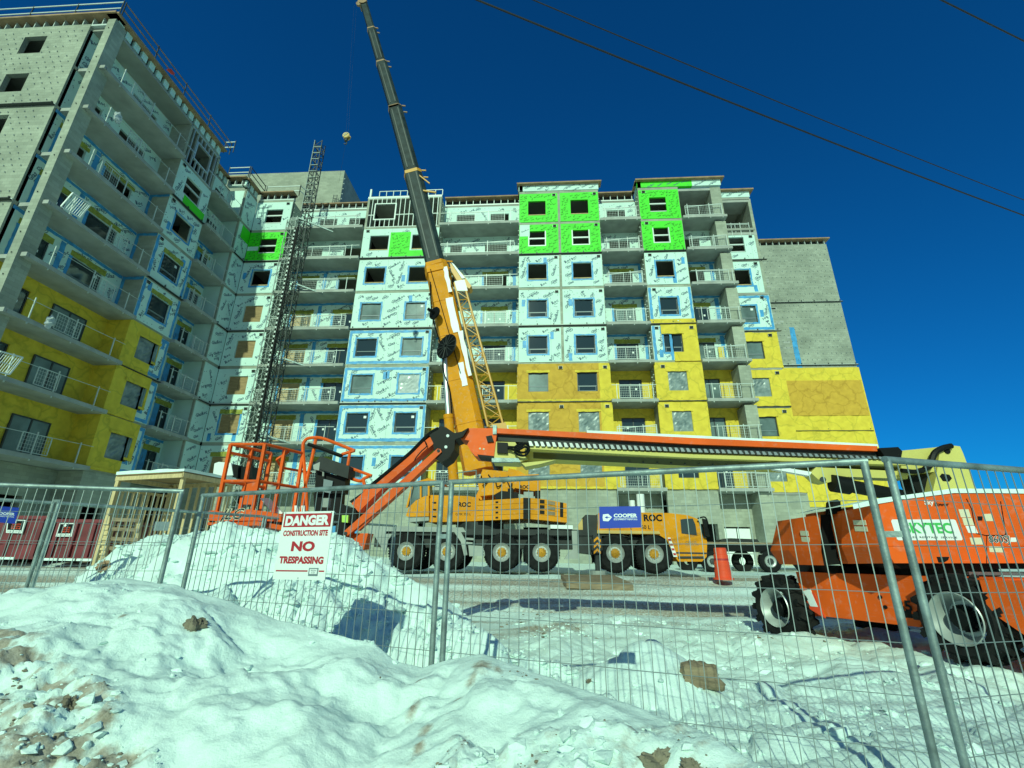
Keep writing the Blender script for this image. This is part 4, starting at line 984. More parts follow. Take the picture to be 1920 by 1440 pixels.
# ------------------------------------------------------------------ mobile crane
YC = 19.6                                     # near side of the carrier
crane = thing('mobile_crane', 'yellow six-axle mobile crane with raised dark telescopic boom in front of the building', 'crane', (2, 21, .95))
def wc(x, y): return onY(x, y, YC)
for x, y in ((761, 1033.5), (837, 1034), (940.5, 1035.5), (1015.5, 1036), (1154, 1037.5), (1227, 1038.5)):
    wheel(crane, wc(x, y), (0, -1, 0), .70, .5, 'rimg', 'hubc', 0, .50, .10)
for x in (761, 837, 940.5, 1015.5, 1154, 1227):
    p = wc(x, 1036); m = MB(); m.lathe((p.x, YC+2.75, p.z), (0, 1, 0), [(.3, -.5), (.68, -.5), (.70, -.4), (.70, -.1), (.68, 0), (.3, 0)], 24); m.build('wheel', 'rubber', crane, smooth=True, angle=32)
m = MB()                                      # chassis
a, b = onY(700, 1008, YC+.15), onY(1260, 1010, YC+.15)
m.box(a.x, b.x, YC+.35, YC+2.4, a.z-.35, a.z+.12, 0); m.box(a.x, onY(1090, 1000, YC).x, YC+.12, YC+2.6, a.z+.10, a.z+.30, 0)
m.box(onY(896, 1, YC).x, onY(1105, 1, YC).x, YC+.05, YC+2.6, a.z+.14, a.z+.36, 0)
for x in (761, 837, 940.5, 1015.5, 1154, 1227): p = wc(x, 1036); m.tube((p.x, YC+.35, p.z), (p.x, YC+2.4, p.z), .12, 8); m.box(p.x-.2, p.x+.2, YC+.5, YC+.7, p.z, a.z)
m.build('chassis', 'deck', crane)
m = MB()                                      # grey deck, mudguards and steps of the rear half
m.prism(pl([(690, 986), (868, 989), (874, 998), (725, 996), (720, 1003), (690, 1001)], YC), (0, 2.6, 0), 0)
m.prism(pl([(700, 1001), (736, 1001), (728, 1012), (722, 1040), (716, 1028)], YC-.02), (0, .06, 0), 0)
m.prism(pl([(848, 992), (864, 997), (872, 1012), (876, 1040), (870, 1042), (864, 1016), (856, 1004)], YC-.02), (0, .4, 0), 0)
m.prism(pl([(878, 1022), (905, 1024), (911, 1042), (880, 1043)], YC+.02), (0, .3, 0), 0); m.prism(pl([(874, 1008), (888, 1009), (888, 1013), (874, 1012)], YC-.05), (0, .3, 0), 0); m.prism(pl([(874, 1016), (886, 1017), (886, 1020), (874, 1020)], YC-.05), (0, .3, 0), 0)
m.build('deck', ['cgrey', 'swhite'], crane); m = MB(); m.prism(pl([(1072, 995), (1082, 995), (1084, 1048), (1058, 1048), (1066, 1036), (1074, 1030)], YC-.02), (0, .25, 0), 0)
m.prism(pl([(1032, 984), (1074, 985), (1074, 992), (1032, 991)], YC-.05), (0, .9, 0), 1)
m.build('mudguard', ['cgrey', 'swhite'], crane)
m = MB()                                      # carrier front body and cab
body = [(1122, 962), (1203, 961), (1256, 962), (1290, 966), (1308, 973), (1313, 988), (1322, 1005), (1326, 1016), (1325, 1044), (1316, 1053), (1272, 1053), (1262, 1038), (1250, 1012), (1236, 1003), (1120, 1000)]
m.prism(pl(body, YC), (0, 2.6, 0), 0)
m.prism(pl([(1120, 994), (1236, 996), (1238, 1001), (1120, 1000)], YC-.06), (0, .08, 0), 1)
m.prism(pl([(1272, 1043), (1320, 1043), (1320, 1047), (1272, 1047)], YC-.05), (0, .06, 0), 2)
m.prism(pl([(1268, 1035), (1325, 1036), (1325, 1039), (1268, 1038)], YC-.012), (0, .02, 0), 2)
m.build('carrier_cab', ['cyel', 'cyeld', 'frame'], crane)
m = MB(); m.prism(pl([(1276, 974), (1283, 973), (1299, 972), (1304, 984), (1307, 1004), (1278, 1000)], YC-.02), (0, .06, 0), 0); m.prism(pl([(1309, 975), (1315, 984), (1325, 1008), (1319, 1009)], YC-.03), (0, .5, 0), 0); m.build('cab_window', 'glass', crane)
m = MB(); m.prism(pl([(1317, 972), (1324, 974), (1331, 1006), (1322, 1004)], YC-.25), (0, .08, 0), 0); m.curve(pl([(1308, 972), (1322, 970), (1328, 984)], YC-.2), .03, 6, 0); m.build('mirror', 'black', crane)
m = MB(); m.prism(pl([(1252, 1008), (1257, 1008), (1270, 1044), (1263, 1044)], YC-.04), (0, .06, 0), 0)
for i in range(4): y = 1010+i*9; m.prism(pl([(1252.5+i*3.1, y), (1257.5+i*3.1, y), (1259+i*3.1, y+4), (1254+i*3.1, y+4)], YC-.05), (0, .01, 0), 1)
m.build('marker_board', ['swhite', 'sred'], crane)
m = MB(); put_text(m, 'ROC', onY(1224, 971, YC-.004), EX, EZ, width=onY(1241.5, 971, YC).x-onY(1207, 971, YC).x, mi=0, bold=.045)
m.build('lettering', 'black', crane); m = MB(); put_text(m, '50 L', onY(1211, 988.5, YC-.004), EX, EZ, width=.36, mi=0, bold=.02); m.build('lettering', 'black', crane); m = MB(); put_text(m, 'CRANE', onY(1296, 1017, YC-.004), EX, EZ, width=.42); put_text(m, 'SERVICES', onY(1297, 1021.5, YC-.004), EX, EZ, width=.5)
m.build('lettering', 'oldwood', crane)
m = MB(); c0 = onY(1203, 962, YC+.8); m.tube(c0, c0+EZ*.75, .16, 14, 0); m.tube(c0+Vector((-.35, 0, 0)), c0+Vector((-.35, 0, .5)), .11, 12, 0); m.build('exhaust_stack', 'swhite', crane, smooth=True, angle=40)
m = MB(); m.prism(pl([(1091, 980), (1098, 965), (1120, 966), (1120, 1000), (1090, 1000)], YC+.3), (0, 1.8, 0), 0); m.prism(pl([(1080, 1000), (1120, 1002), (1118, 1040), (1084, 1036)], YC+.1), (0, 2.2, 0), 0)
m.prism(pl([(1083, 986), (1092, 972), (1093, 994), (1084, 995)], YC+.25), (0, .2, 0), 1); m.build('engine_housing', ['deck', 'cyeld'], crane)
# outrigger with chevron plate
m = MB(); m.prism(pl([(1112, 1003), (1128, 1003), (1127, 1037), (1113, 1037)], YC-.55), (0, .5, 0), 0)
for i in range(3):
    y = 1006+i*11; m.prism(pl([(1113.5, y+6), (1120, y), (1126.5, y+6), (1126.5, y+11), (1120, y+5), (1113.5, y+11)], YC-.555), (0, .004, 0), 1)
j = onY(1120, 1037, YC-.3); m.tube(j, (j.x, j.y, j.z-.75), .11, 10, 0); m.tube((j.x, j.y, j.z-.62), (j.x, j.y, j.z-.85), .28, 14, 2)
m.box(j.x-.2, j.x+.2, YC-.3, YC+1, j.z+.1, j.z+.5, 0)
m.build('outrigger', ['deck', 'cyel', 'cgrey'], crane)
# upper works
YU = 20.0
m = MB(); m.lathe((onY(900, 990, 20.9).x, 20.9, onY(900, 990, 20).z-.02), (0, 0, 1), [(1.0, -.35), (1.0, .25), (.1, .25)], 28); m.build('slewing_ring', 'deck', crane, smooth=True, angle=35)
m = MB(); m.prism(pl([(800, 928), (878, 930), (898, 934), (898, 977), (803, 979)], YU), (0, 2.0, 0), 0); m.prism(pl([(888, 938), (905, 905), (925, 892), (960, 900), (962, 934)], YU+.35), (0, 1.3, 0), 0)
for y in (941, 954, 967): m.prism(pl([(811, y), (818, y), (818, y+3.5), (814, y+3.5), (810, y+2)], YU-.004), (0, .01, 0), 1)
m.build('superstructure', ['cyel', 'black'], crane)
m = MB(); put_text(m, 'ROC', onY(871, 946, YU-.006), EX, EZ, width=onY(883, 946, YU).x-onY(859.5, 946, YU).x, bold=.045); m.build('lettering', 'black', crane); m = MB(); put_text(m, 'GMK', onY(861, 964, YU-.006), EX, EZ, width=.3); put_text(m, '350 L', onY(876, 964, YU-.006), EX, EZ, width=.3)
m.build('lettering', 'black', crane); m = MB(); put_text(m, 'ROC', onY(983.5, 913, YU-.306), EX, EZ, width=onY(992, 913, YU).x-onY(974, 913, YU).x, bold=.045); m.build('lettering', 'black', crane)
m = MB()                                      # operator's cab with its arched side panel
m.prism(pl([(761, 967), (767, 951), (780, 938), (797, 930), (804, 929), (804, 968), (765, 969)], YU-.15), (0, 1.1, 0), 0)
m.prism(pl([(765, 969), (804, 968), (804, 976), (767, 979)], YU-.1), (0, 1.0, 0), 1)
for p, q in (((763, 952), (774, 907)), ((774, 907), (804, 898)), ((804, 898), (804, 930)), ((789, 902), (789, 934)), ((804, 899), (830, 905)), ((829, 905), (829, 930))):
    m.bar(onY(*p, YU-.1), onY(*q, YU-.1), .07, .07, 0); m.bar(onY(*p, YU+.85), onY(*q, YU+.85), .07, .07, 0)
m.prism(pl([(774, 906), (804, 897), (830, 904), (830, 907), (804, 901), (776, 909)], YU-.15), (0, 1.1, 0), 0)
m.build('operator_cab', ['cyel', 'cgrey'], crane)
m = MB(); m.prism(pl([(765, 950), (776, 909), (803, 901), (803, 929), (783, 935), (768, 950)], YU+.0), (0, .8, 0), 0); m.build('cab_window', 'glassl', crane)
m = MB()                                      # handrail on the deck
for p, q in (((828, 893), (868, 885)), ((828, 893), (828, 912)), ((868, 885), (868, 912)), ((868, 885), (893, 882)), ((893, 882), (893, 905))): m.tube(onY(*p, YU), onY(*q, YU), .025, 6)
m.build('handrail', 'galv', crane)
# counterweight slabs
for i in range(4):
    t0, t1 = i/4, (i+1)/4-.012
    def lerp(a, b, t): return (a[0]+(b[0]-a[0])*t, a[1]+(b[1]-a[1])*t)
    tp = [(894, 939), (960, 935), (985, 933), (1021, 936), (1063, 944)]; bt = [(894, 977), (960, 974), (985, 973), (1021, 976), (1063, 980)]
    up = [lerp(a, b, t0) for a, b in zip(tp, bt)]; lo = [lerp(a, b, t1) for a, b in zip(tp, bt)]
    m = MB(); m.prism(pl(up+lo[::-1], YU-.35), (0, 2.7, 0), 0)
    def blk(x0, x1, mi_, f0=.15, f1=.85, d=.02):
        def at(x, f):
            k = max(q for q in range(4) if tp[q][0] <= x); s_ = (x-tp[k][0])/(tp[k+1][0]-tp[k][0]); a = lerp(up[k], up[k+1], s_); b = lerp(lo[k], lo[k+1], s_); return lerp(a, b, f)
        m.prism(pl([at(x0, f0), at(x1, f0), at(x1, f1), at(x0, f1)], YU-.35-d), (0, d+.001, 0), mi_)
    blk(981, 994.5, 1, 0, 1, .03)
    if i < 3: blk(1012, 1021, 1, .15, .85); blk(1026, 1041, 2, .15, .85)
    if i < 3: blk(1050, 1056, 1, 0, 1)
    blk(929, 934, 1, .35, .7)
    m.build('counterweight', ['cyel', 'black', 'oldwood'], crane)
# boom foot
m = MB(); m.prism(pl([(896, 905), (905, 880), (952, 884), (954, 878), (972, 882), (985, 890), (1010, 889), (1013, 897), (1013, 922), (996, 920), (966, 915), (950, 925), (900, 930)], YU-.3), (0, 1.9, 0), 0)
m.prism(pl([(952, 916), (962, 915), (962, 935), (952, 934)], YU-.35), (0, .4, 0), 1); m.prism(pl([(926, 928), (940, 920), (972, 924), (972, 934), (930, 936)], YU-.31), (0, .1, 0), 1); m.prism(pl([(982, 922), (1000, 922), (1000, 934), (982, 934)], YU-.32), (0, .4, 0), 2)
m.prism(pl([(1003, 920), (1013, 920), (1013, 935), (1003, 935)], YU-.3), (0, .3, 0), 1)
for i in range(7):
    a = (900+i*8+random.uniform(-4, 4), 890+random.uniform(-6, 20)); b = (a[0]+random.uniform(5, 16), a[1]+random.uniform(-8, 14)); mid = ((a[0]+b[0])/2+random.uniform(-5, 5), (a[1]+b[1])/2+random.uniform(2, 9)); m.curve([onY(*a, YU-.33), onY(*mid, YU-.42), onY(*b, YU-.33)], .025, 5, 1)
m.build('boom_foot', ['cyel', 'black', 'cgrey'], crane)
# telescopic boom, sections measured along the photographed axis at 20.7 m
YBm = 20.7
def bsec(p, q, w0, w1, mats, name, wid=1.0, n=1):
    P, Q = onY(*p, YBm), onY(*q, YBm); d = (Q-P).normalized(); s_ = Vector((0, 1, 0)); h = s_.cross(d).normalized()
    def ring(c, hh):
        b = hh*wid/2; a = hh/2; k = .36
        return [c+h*x*a+s_*y*b for x, y in ((-1, -k*.6), (-.72, -1), (.62, -1), (1, -.62), (1, .62), (.62, 1), (-.72, 1), (-1, k*.6))]
    m = MB(); m.loft([ring(P, w0), ring(Q, w1)], 0); return m, P, Q, d, h, ring
S = [((897, 884), (820, 507), 1.30, 1.14, 'cyel'), ((819, 505), (775, 328), .98, .98, 'boom'), ((776, 333), (742, 208), .84, .84, 'boom'), ((742.5, 210), (717, 124), .70, .70, 'boom'), ((717, 125), (698, 60), .58, .58, 'boom'), ((698, 61), (683, 9), .48, .48, 'boom')]
for i, (p, q, w0, w1, mt) in enumerate(S):
    m, P, Q, d, h, ring = bsec(p, q, w0, w1, mt, 'boom')
    sec = m.build('boom_section', mt, crane)
    L = (Q-P).length
    if i == 0:
        k = MB(); fw = Vector((0, -1, 0))                    # collar ribs, snow patches, pins
        for t in (.20, .40, .62, .80): k = MB(); c = P+d*L*t; w = (w0+(w1-w0)*t)*1.03; k.loft([ring(c-d*.03, w), ring(c+d*.03, w)], 0); k.build('boom_collar', 'cyel', sec)
        k = MB()
        c = P+d*L*.985; k.loft([ring(c-d*.25, w1*1.10), ring(c+d*.12, w1*1.10)], 0); k.build('boom_collar', 'cyel', sec)
        k = MB()
        for t0, t1, o0, o1 in ((.62, .80, .16, .44), (.83, .97, .30, .47), (.40, .62, .36, .52), (.36, .47, .10, .30)):
            w = w0+(w1-w0)*t0; pts = []
            for t in np.linspace(t0, t1, 6): pts.append(P+d*L*t+h*(o0*w+random.uniform(-.03, .03)))
            for t in np.linspace(t1, t0, 6): pts.append(P+d*L*t+h*(o1*w+random.uniform(-.03, .03)))
            w = w*.5; k.prism([p_+fw*(w+.03) for p_ in pts], (0, .03, 0), 0)
        k.build('frost_patch', 'swhite', sec)
        k = MB(); k.curve([P+d*L*t+h*o*w0+fw*(.5*w0+.06) for t, o in ((.25, -.44), (.35, -.36), (.45, -.44), (.55, -.35), (.72, -.46), (.9, -.3))], .035, 6); k.curve([P+d*L*t+h*o*w0+fw*(.5*w0+.03) for t, o in ((.97, -.2), (.6, .02), (.42, .12))], .02, 5); k.build('boom_hose', 'black', sec)
    else:
        k = MB(); c = P+d*.1; k.loft([ring(c-d*.16, w0*1.20), ring(c+d*.05, w0*1.20)], 0)
        for s_ in (-1, 1): k.bar(c+h*.62*w0+Vector((0, s_*.3*w0, 0)), c+h*.9*w0-d*.1+Vector((0, s_*.3*w0, 0)), .06)
        if i == 2:
            a_ = c+Vector((0, -.5*w0, 0)); k.bar(a_-h*.1, a_-d*1.5+h*.2, .08); k.bar(a_+d*.1, a_-d*1.2+h*.75, .06); k.bar(a_-d*1.5+h*.2, a_-d*1.9+h*.95, .08)
        k.build('boom_collar', 'brown' if i > 2 else 'jib' if i > 1 else 'cyel', sec)
        if i < 5:
            k = MB()
            for o in (-.2, .22): k.bar(P+d*.4+h*o*w0-Vector((0, .5*w0+.01, 0)), Q-d*.3+h*o*w1-Vector((0, .5*w1+.01, 0)), .03, .05)
            k.build('boom_rail', 'dsteel', sec)
    if i == 5:
        k = MB(); k.lathe(Q+Vector((0, -.3, 0)), (0, 1, 0), [(.02, 0), (.27, 0), (.23, .06), (.27, .12), (.02, .12)], 20); k.lathe(Q-h*.28+d*.15+Vector((0, -.1, 0)), (0, 1, 0), [(.02, 0), (.22, 0), (.19, .06), (.22, .12), (.02, .12)], 20); k.obox(Q+d*.03-h*.08, (d, h, Vector((0, 1, 0))), (.26, .24, .22)); k.build('boom_head', 'brown', sec); TIP = Q-h*.62
# lift cylinder
m = MB(); m.tube(onY(851, 905, YU+.1), onY(841, 782, YU+.1), .21, 18, 0); m.tube(onY(841.2, 785, YU+.1), onY(840.6, 778, YU+.1), .225, 18, 0); m.tube(onY(841, 780, YU+.1), onY(833, 660, YU+.1), .125, 16, 1); m.build('lift_cylinder', ['cyel', 'chrome'], crane, smooth=True, angle=35)
m = MB(); c = onY(838, 650, YU-.25); ax = Vector((-.55, -.8, .1)).normalized(); m.lathe(c, ax, [(.03, 0), (.58, -.02), (.62, .03), (.58, .06), (.03, .05), (.03, -.2), (.2, -.2)], 26)
a = ax.cross(EZ).normalized(); b = ax.cross(a)
for i in range(13): th = 2*math.pi*i/13; d_ = a*math.cos(th)+b*math.sin(th); m.bar(c+d_*.08+ax*.08, c+d_*.6+ax*.08, .03, .03, 1)
m.build('hose_reel', ['black', 'deck'], crane, smooth=True, angle=35); m = MB(); c = onY(816, 588, YU-.2); m.lathe(c, ax, [(.03, 0), (.32, 0), (.32, .08), (.03, .08)], 20); m.tube(c, c+ax*.45, .08, 10); m.build('hose_reel', ['black', 'deck'], crane, smooth=True, angle=35)
# lattice jib folded along the boom
m = MB(); Yj = 19.9
A_ = [onY(915, 800, Yj), onY(945, 802, Yj)]; B_ = [onY(852, 530, Yj), onY(869, 528, Yj)]
ch = [(A_[0], B_[0]), (A_[1], B_[1]), (A_[0]+Vector((0, .75, 0)), B_[0]+Vector((0, .5, 0))), (A_[1]+Vector((0, .75, 0)), B_[1]+Vector((0, .5, 0)))]
for p, q in ch: m.tube(p, q, .055, 7)
n = 15
for i in range(n):
    for u, v in ((0, 1), (1, 3), (3, 2), (2, 0)):
        s0, s1 = i/n, (i+1)/n; (p0, p1), (q0, q1) = ch[u], ch[v]
        a, b = p0+(p1-p0)*s0, q0+(q1-q0)*s1
        if i % 2: a, b = q0+(q1-q0)*s0, p0+(p1-p0)*s1
        m.tube(a, b, .022, 5)
    p0, p1 = ch[0]; q0, q1 = ch[1]; m.tube(p0+(p1-p0)*i/n, q0+(q1-q0)*i/n, .022, 5)
m.prism(pl([(843, 492), (866, 512), (884, 536), (880, 541), (858, 528), (846, 508)], Yj), (0, .5, 0), 0); m.prism(pl([(852, 527), (871, 524), (877, 545), (857, 545)], Yj-.05), (0, .1, 0), 1); m.prism(pl([(846, 492), (851, 495), (872, 521), (866, 522)], Yj-.06), (0, .06, 0), 1)
m.prism(pl([(921, 795), (948, 792), (952, 806), (926, 806)], Yj-.1), (0, .9, 0), 0)
m.build('lattice_jib', ['jib', 'swhite'], crane)

# hook block on its ropes
hk = thing('hook_block', 'small yellow and white crane hook block hanging against the blue sky', 'hook block', (TIP.x, TIP.y, onY(650, 258, TIP.y).z))
hc = onY(650, 256, TIP.y); hc = Vector((TIP.x, TIP.y, hc.z)) if abs(hc.x-TIP.x) < .4 else hc
m = MB()
for s_ in (-.22, .12): m.lathe(hc+Vector((0, s_*.6, 0)), (0, 1, 0), [(.01, 0), (.19, 0), (.21, .03), (.19, .06), (.01, .06)], 22)
m.bar(hc+Vector((-.14, -.14, -.13)), hc+Vector((.14, -.14, .13)), .06, .01, 1); m.bar(hc+Vector((-.15, -.14, 0)), hc+Vector((.03, -.14, .16)), .045, .01, 1)
m.build('sheave_block', ['cyeld', 'swhite'], hk, smooth=True, angle=35)
m = MB(); m.tube(hc-EZ*.19, hc-EZ*.36, .09, 10); m.curve([hc-EZ*.36, hc+Vector((.07, 0, -.46)), hc+Vector((.03, 0, -.58)), hc+Vector((-.09, 0, -.53))], .03, 7); m.build('hook', 'dsteel', hk)
m = MB()
for s_ in (-.15, .15): m.tube(hc+Vector((0, s_, .2)), (TIP.x+.12*s_, TIP.y+s_, TIP.z), .003, 5)
m.build('hoist_rope', 'cable', hk)
m = MB(); m.tube(hc-EZ*.58, hc-EZ*3.4, .004, 5); m.build('tag_line', 'cable', hk)

# ------------------------------------------------------------------ mast climber (two lattice masts and the tie platforms)
def lattice(mb, x0, y0, w_, z0, z1, dz, mi=0, r=.035):
    cs = [(x0, y0), (x0+w_, y0), (x0+w_, y0+w_), (x0, y0+w_)]
    for x, y in cs: mb.bar((x, y, z0), (x, y, z1), r*2, r*2, mi)
    z = z0; i = 0
    while z < z1-.1:
        zz = min(z+dz, z1)
        for a, b in zip(cs, cs[1:]+cs[:1]):
            mb.bar((*a, z), (*b, z), r*1.4, r*1.4, mi); mb.bar((*(a if i % 2 else b), z), (*(b if i % 2 else a), zz), r*1.2, r*1.2, mi)
        z = zz; i += 1
mast = thing('hoist_mast', 'galvanised lattice hoist mast standing in front of the balconies left of the crane', 'hoist mast', (-20.2, 31.6, 1.2))
m = MB(); lattice(m, -20.75, 31.55, .76, 1.2, 27.6, .82, 0, .024); m.build('mast_section', 'mast', mast)
m = MB()
for x in (-19.92, -19.74): m.bar((x, 31.5, 1.2), (x, 31.5, 26.8), .10, .06, 0)
for z in np.arange(2, 26.5, .38): m.box(-19.93, -19.82, 31.44, 31.52, z, z+.16, 1)
m.build('drive_rack', ['black', 'rail'], mast)
m = MB()
for z in (9.1, 15.1, 21.5, 27.5): m = MB(); m.bar((-20.0, 31.9, z+.5), (-17.4, 32.9, z-.2), .10, .10); m.bar((-20.0, 31.9, z+.5), (-20.6, 33.2, z+.2), .08, .08); m.bar((-20.0, 31.9, z+.2), (-18.6, 33.2, z+.2), .07, .07); m.build('wall_tie', 'galv', mast)
m = MB(); m.curve([(-19.7, 31.5, 27), (-19.55, 31.45, 20), (-19.7, 31.5, 12), (-19.5, 31.4, 5), (-19.6, 31.5, 1.3)], .03, 5); m.curve([(-19.6, 31.6, 22), (-19.2, 31.5, 14), (-19.3, 31.5, 6)], .02, 5); m.build('power_cord', 'black', mast)
mast2 = thing('hoist_mast', 'darker lattice mast behind it, rising well above the roof', 'hoist mast', (-19.6, 32.2, 1.2))
m = MB(); lattice(m, -19.98, 32.05, .64, 1.2, 36.6, .74, 0, .030); m.build('mast_section', 'dsteel', mast2)
m = MB()
for z in np.arange(29, 36.4, .68): m.bar((-19.98, 32.0, z), (-19.32, 32.0, z), .06, .05)
m.bar((-19.99, 32.0, 28.8), (-19.99, 32.0, 36.6), .06, .04); m.build('ladder_face', 'mast', mast2)
hp = thing('hoist_drive_unit', 'pale grey motor cabinet beside the foot of the hoist mast, over the timber canopy', 'motor cabinet', (-15.6, 24, 1.2))
m = MB(); m.prism(pl([(402, 869), (410, 866), (433, 868), (437, 891), (399, 892)], 24), (0, 1.2, 0), 0); m.build('cabinet', 'swhite', hp)
m = MB(); m.prism(pl([(436, 870), (447, 872), (445, 897), (436, 896)], 24.05), (0, 1.1, 0), 0); m.prism(pl([(446, 876), (472, 874), (474, 897), (446, 898)], 24.3), (0, .8, 0), 0); m.build('motor', 'black', hp)
m = MB(); 
for x in (404, 436, 470): p = onY(x, 896, 24.6); m.bar(p, (p.x, p.y, 1.0), .12, .12)
m.build('support_post', 'dsteel', hp)
# ------------------------------------------------------------------ boom lift
YL = 8.9
lift = thing('boom_lift', 'orange and cream articulated boom lift with snow on its hood, parked behind the fence', 'boom lift', (6.8, 9.9, .1))
AX = Vector((-.94, -.34, 0)).normalized(); FWD = Vector((.34, -.94, 0)).normalized()
wn, wf = onY(1791, 1160, 8.0), onY(1452, 1139, 10.7)
for c in (wn, wf): wheel(lift, c, AX, .60, .46, 'rimg', 'black', 15, .60, .26)
for c in (wn-AX*2.45, wf-AX*2.45): wheel(lift, c-AX*.46, -AX, .60, .46, 'rimg', 'black', 15, .60, .26)
m = MB()                                       # chassis
a0, a1 = onY(1497, 1077, 10.35), onY(1527, 1161, 10.35); b0, b1 = onY(1752, 1075, 8.35), onY(1700, 1168, 8.45)
zt, zb = .5*(a0.z+b0.z), .5*(a1.z+b1.z)
P0, P1 = Vector((a0.x, a0.y, 0)), Vector((b0.x, b0.y, 0)); d = (P1-P0).normalized(); n_ = Vector((-d.y, d.x, 0)); n_ = n_ if n_.dot(AX) < 0 else -n_
def cp(t, z, i=0): q = P0+(P1-P0)*t+n_*i; return (q.x, q.y, z)
m.prism([cp(-.02, zt), cp(1.35, zt), cp(1.35, zt-.28), cp(.95, zt-.3), cp(.83, zb), cp(.12, zb), cp(.0, zt-.5)], n_*1.5, 0)
m.prism([cp(.02, zt-.34, -.012), cp(.115, zt-.36, -.012), cp(.17, zt-.78, -.012), cp(.12, zb+.02, -.012), cp(.05, zb+.1, -.012)], n_*.02, 1)
m.prism([cp(.02, zt-.34, -.016), cp(.085, zt-.30, -.016), cp(.125, zt-.6, -.016), cp(.06, zt-.6, -.016)], n_*.02, 2)
m.prism([cp(1.30, zt-.02, -.35), cp(1.62, zt-.02, -.35), cp(1.62, zt-.9, -.35), cp(1.45, zt-.7, -.35), cp(1.30, zt-.4, -.35)], n_*1.9, 0)
m.prism([cp(.72, zb+.12, -.01), cp(.80, zb+.12, -.01), cp(.80, zb+.22, -.01), cp(.72, zb+.22, -.01)], n_*.03, 3)
for t, z in ((.62, zt-.35), (.64, zt-.5)): m.tube(cp(t, z, -.02), cp(t, z, .02), .03, 8, 3)
for c in (wn, wf): m.tube(c-AX*.3, c-AX*2.6, .16, 10, 3); m.obox(c-AX*1.4, (AX, FWD, EZ), (.9, .16, .16), 0)
put_text(m, '35', Vector(cp(.77, (zt+zb)/2-.08, -.02)), d, EZ, height=.17, mi=3, bold=.03)
ch_ = m.build('chassis', ['orange', 'drum', 'swhite', 'black'], lift)
m = MB(); c = onY(1750, 1060, 9.6); m.lathe((c.x, 9.7, zt), (0, 0, 1), [(.9, 0), (.9, .14), (.1, .14)], 26); m.box(c.x-.1, c.x+2.2, 8.75, 9.4, zt+.02, zt+.07, 1); m.build('turntable_bearing', ['deck', 'swhite'], lift)
m = MB(); m.prism(pl([(1546, 1060), (1700, 1064), (1715, 1076), (1560, 1076)], 9.7), (0, 1.2, 0), 0); m.build('turntable_frame', 'black', lift)
YHd = 8.3                                       # hood: front face, then the two angled end blocks
m = MB()
front = [(1648, 943), (1660, 940), (1788, 923), (1925, 924), (2160, 930), (2200, 990), (2160, 1056), (1677, 1056), (1656, 1024)]
m.prism(pl(front, YHd), (0, 2.3, 0), 0)
def blk3(A, ya, B, yb, back):
    fa = [onY(x, y, ya) for x, y in A]; fb = [onY(*B[0], yb)]
    def hit(px, a, b, c):
        n = (b-a).cross(c-a); r_ = Vector(ray(*px)); cc = Vector(CAM); return cc+r_*((a-cc).dot(n)/r_.dot(n))
    fb.append(hit(B[1], fa[0], fa[1], fb[0])); fb.append(hit(B[2], fa[1], fa[2], fb[1]))
    ra = fa+[Vector((p.x, p.y+back, p.z)) for p in fa[::-1]]; rb = fb+[Vector((p.x, p.y+back, p.z)) for p in fb[::-1]]
    m.loft([rb, ra], 0)
blk3([(1647.5, 943), (1655.5, 1024), (1676.5, 1056)], YHd+.004, [(1579, 959), (1578, 1026), (1591, 1057)], YHd+.75, 1.0)
blk3([(1538, 965), (1540, 1034), (1545, 1060)], YHd+1.05, [(1493, 972), (1479, 1032), (1499, 1059)], YHd+1.7, .8)
m.prism(pl([(1540, 966), (1582, 958), (1592, 1057), (1544, 1060)], YHd+1.1), (0, .5, 0), 1)
m.prism(pl([(1563, 940), (1570, 936), (1576, 940), (1578, 962), (1562, 964)], YHd+.9), (0, .25, 0), 1)
m.prism(pl([(1756, 1044), (1780, 1044), (1778, 1050), (1770, 1055), (1760, 1055)], YHd-.004), (0, .02, 0), 1)
m.path(pl([(1812, 935), (1822, 955), (1830, 1000), (1848, 1004), (1884, 1004), (1886, 1000), (1876, 940)], YHd-.001), .008, 4, 1)
m.path(pl([(1850, 1004), (1850, 1056)], YHd-.001), .006, 4, 1); m.path(pl([(1656, 1023.5), (2180, 1024)], YHd-.0), .010, 4, 0)
m.prism(pl([(1677, 1056), (2160, 1056), (2160, 1068), (1690, 1066)], YHd+.25), (0, 1.6, 0), 1)
hood = m.build('hood', ['orange', 'black'], lift)
m = MB()                                        # snow lying on the hood
tp = [(1600, 952), (1648, 942), (1700, 933), (1788, 922), (1860, 922), (1925, 923), (2100, 929)]
A_ = [onY(x, y, YHd-.02)-EZ*.02 for x, y in tp]; B_ = [p+Vector((0, 0, random.uniform(.055, .085))) for p in A_]
C_ = [p+Vector((0, 1.9, 0)) for p in B_]; k = len(tp)
m.add(A_+B_+C_, [(i, i+1, k+i+1, k+i) for i in range(k-1)]+[(k+i, k+i+1, 2*k+i+1, 2*k+i) for i in range(k-1)], 0); m.build('snow_cover', 'snow', hood, smooth=False)
m = MB()
def plate(px, mi, dY=-.006, Y=YHd): m.prism(pl(px, Y+dY), (0, .005, 0), mi)
plate([(1673, 974), (1789, 974), (1792, 976), (1805, 1011), (1803, 1013), (1685, 1013), (1682, 1011), (1671, 977)], 0)
put_text(m, 'SKYTEC', onY(1740, 990, YHd-.010), Vector((1, 0, 0)), EZ, width=onY(1789, 990, YHd).x-onY(1698, 990, YHd).x, height=.165, mi=1, bold=.035, shear=-.12)
put_text(m, 'SALES  RENTALS  SERVICE', onY(1746, 1007.5, YHd-.010), Vector((1, 0, 0)), EZ, width=.78, height=.028, mi=2, res=1)
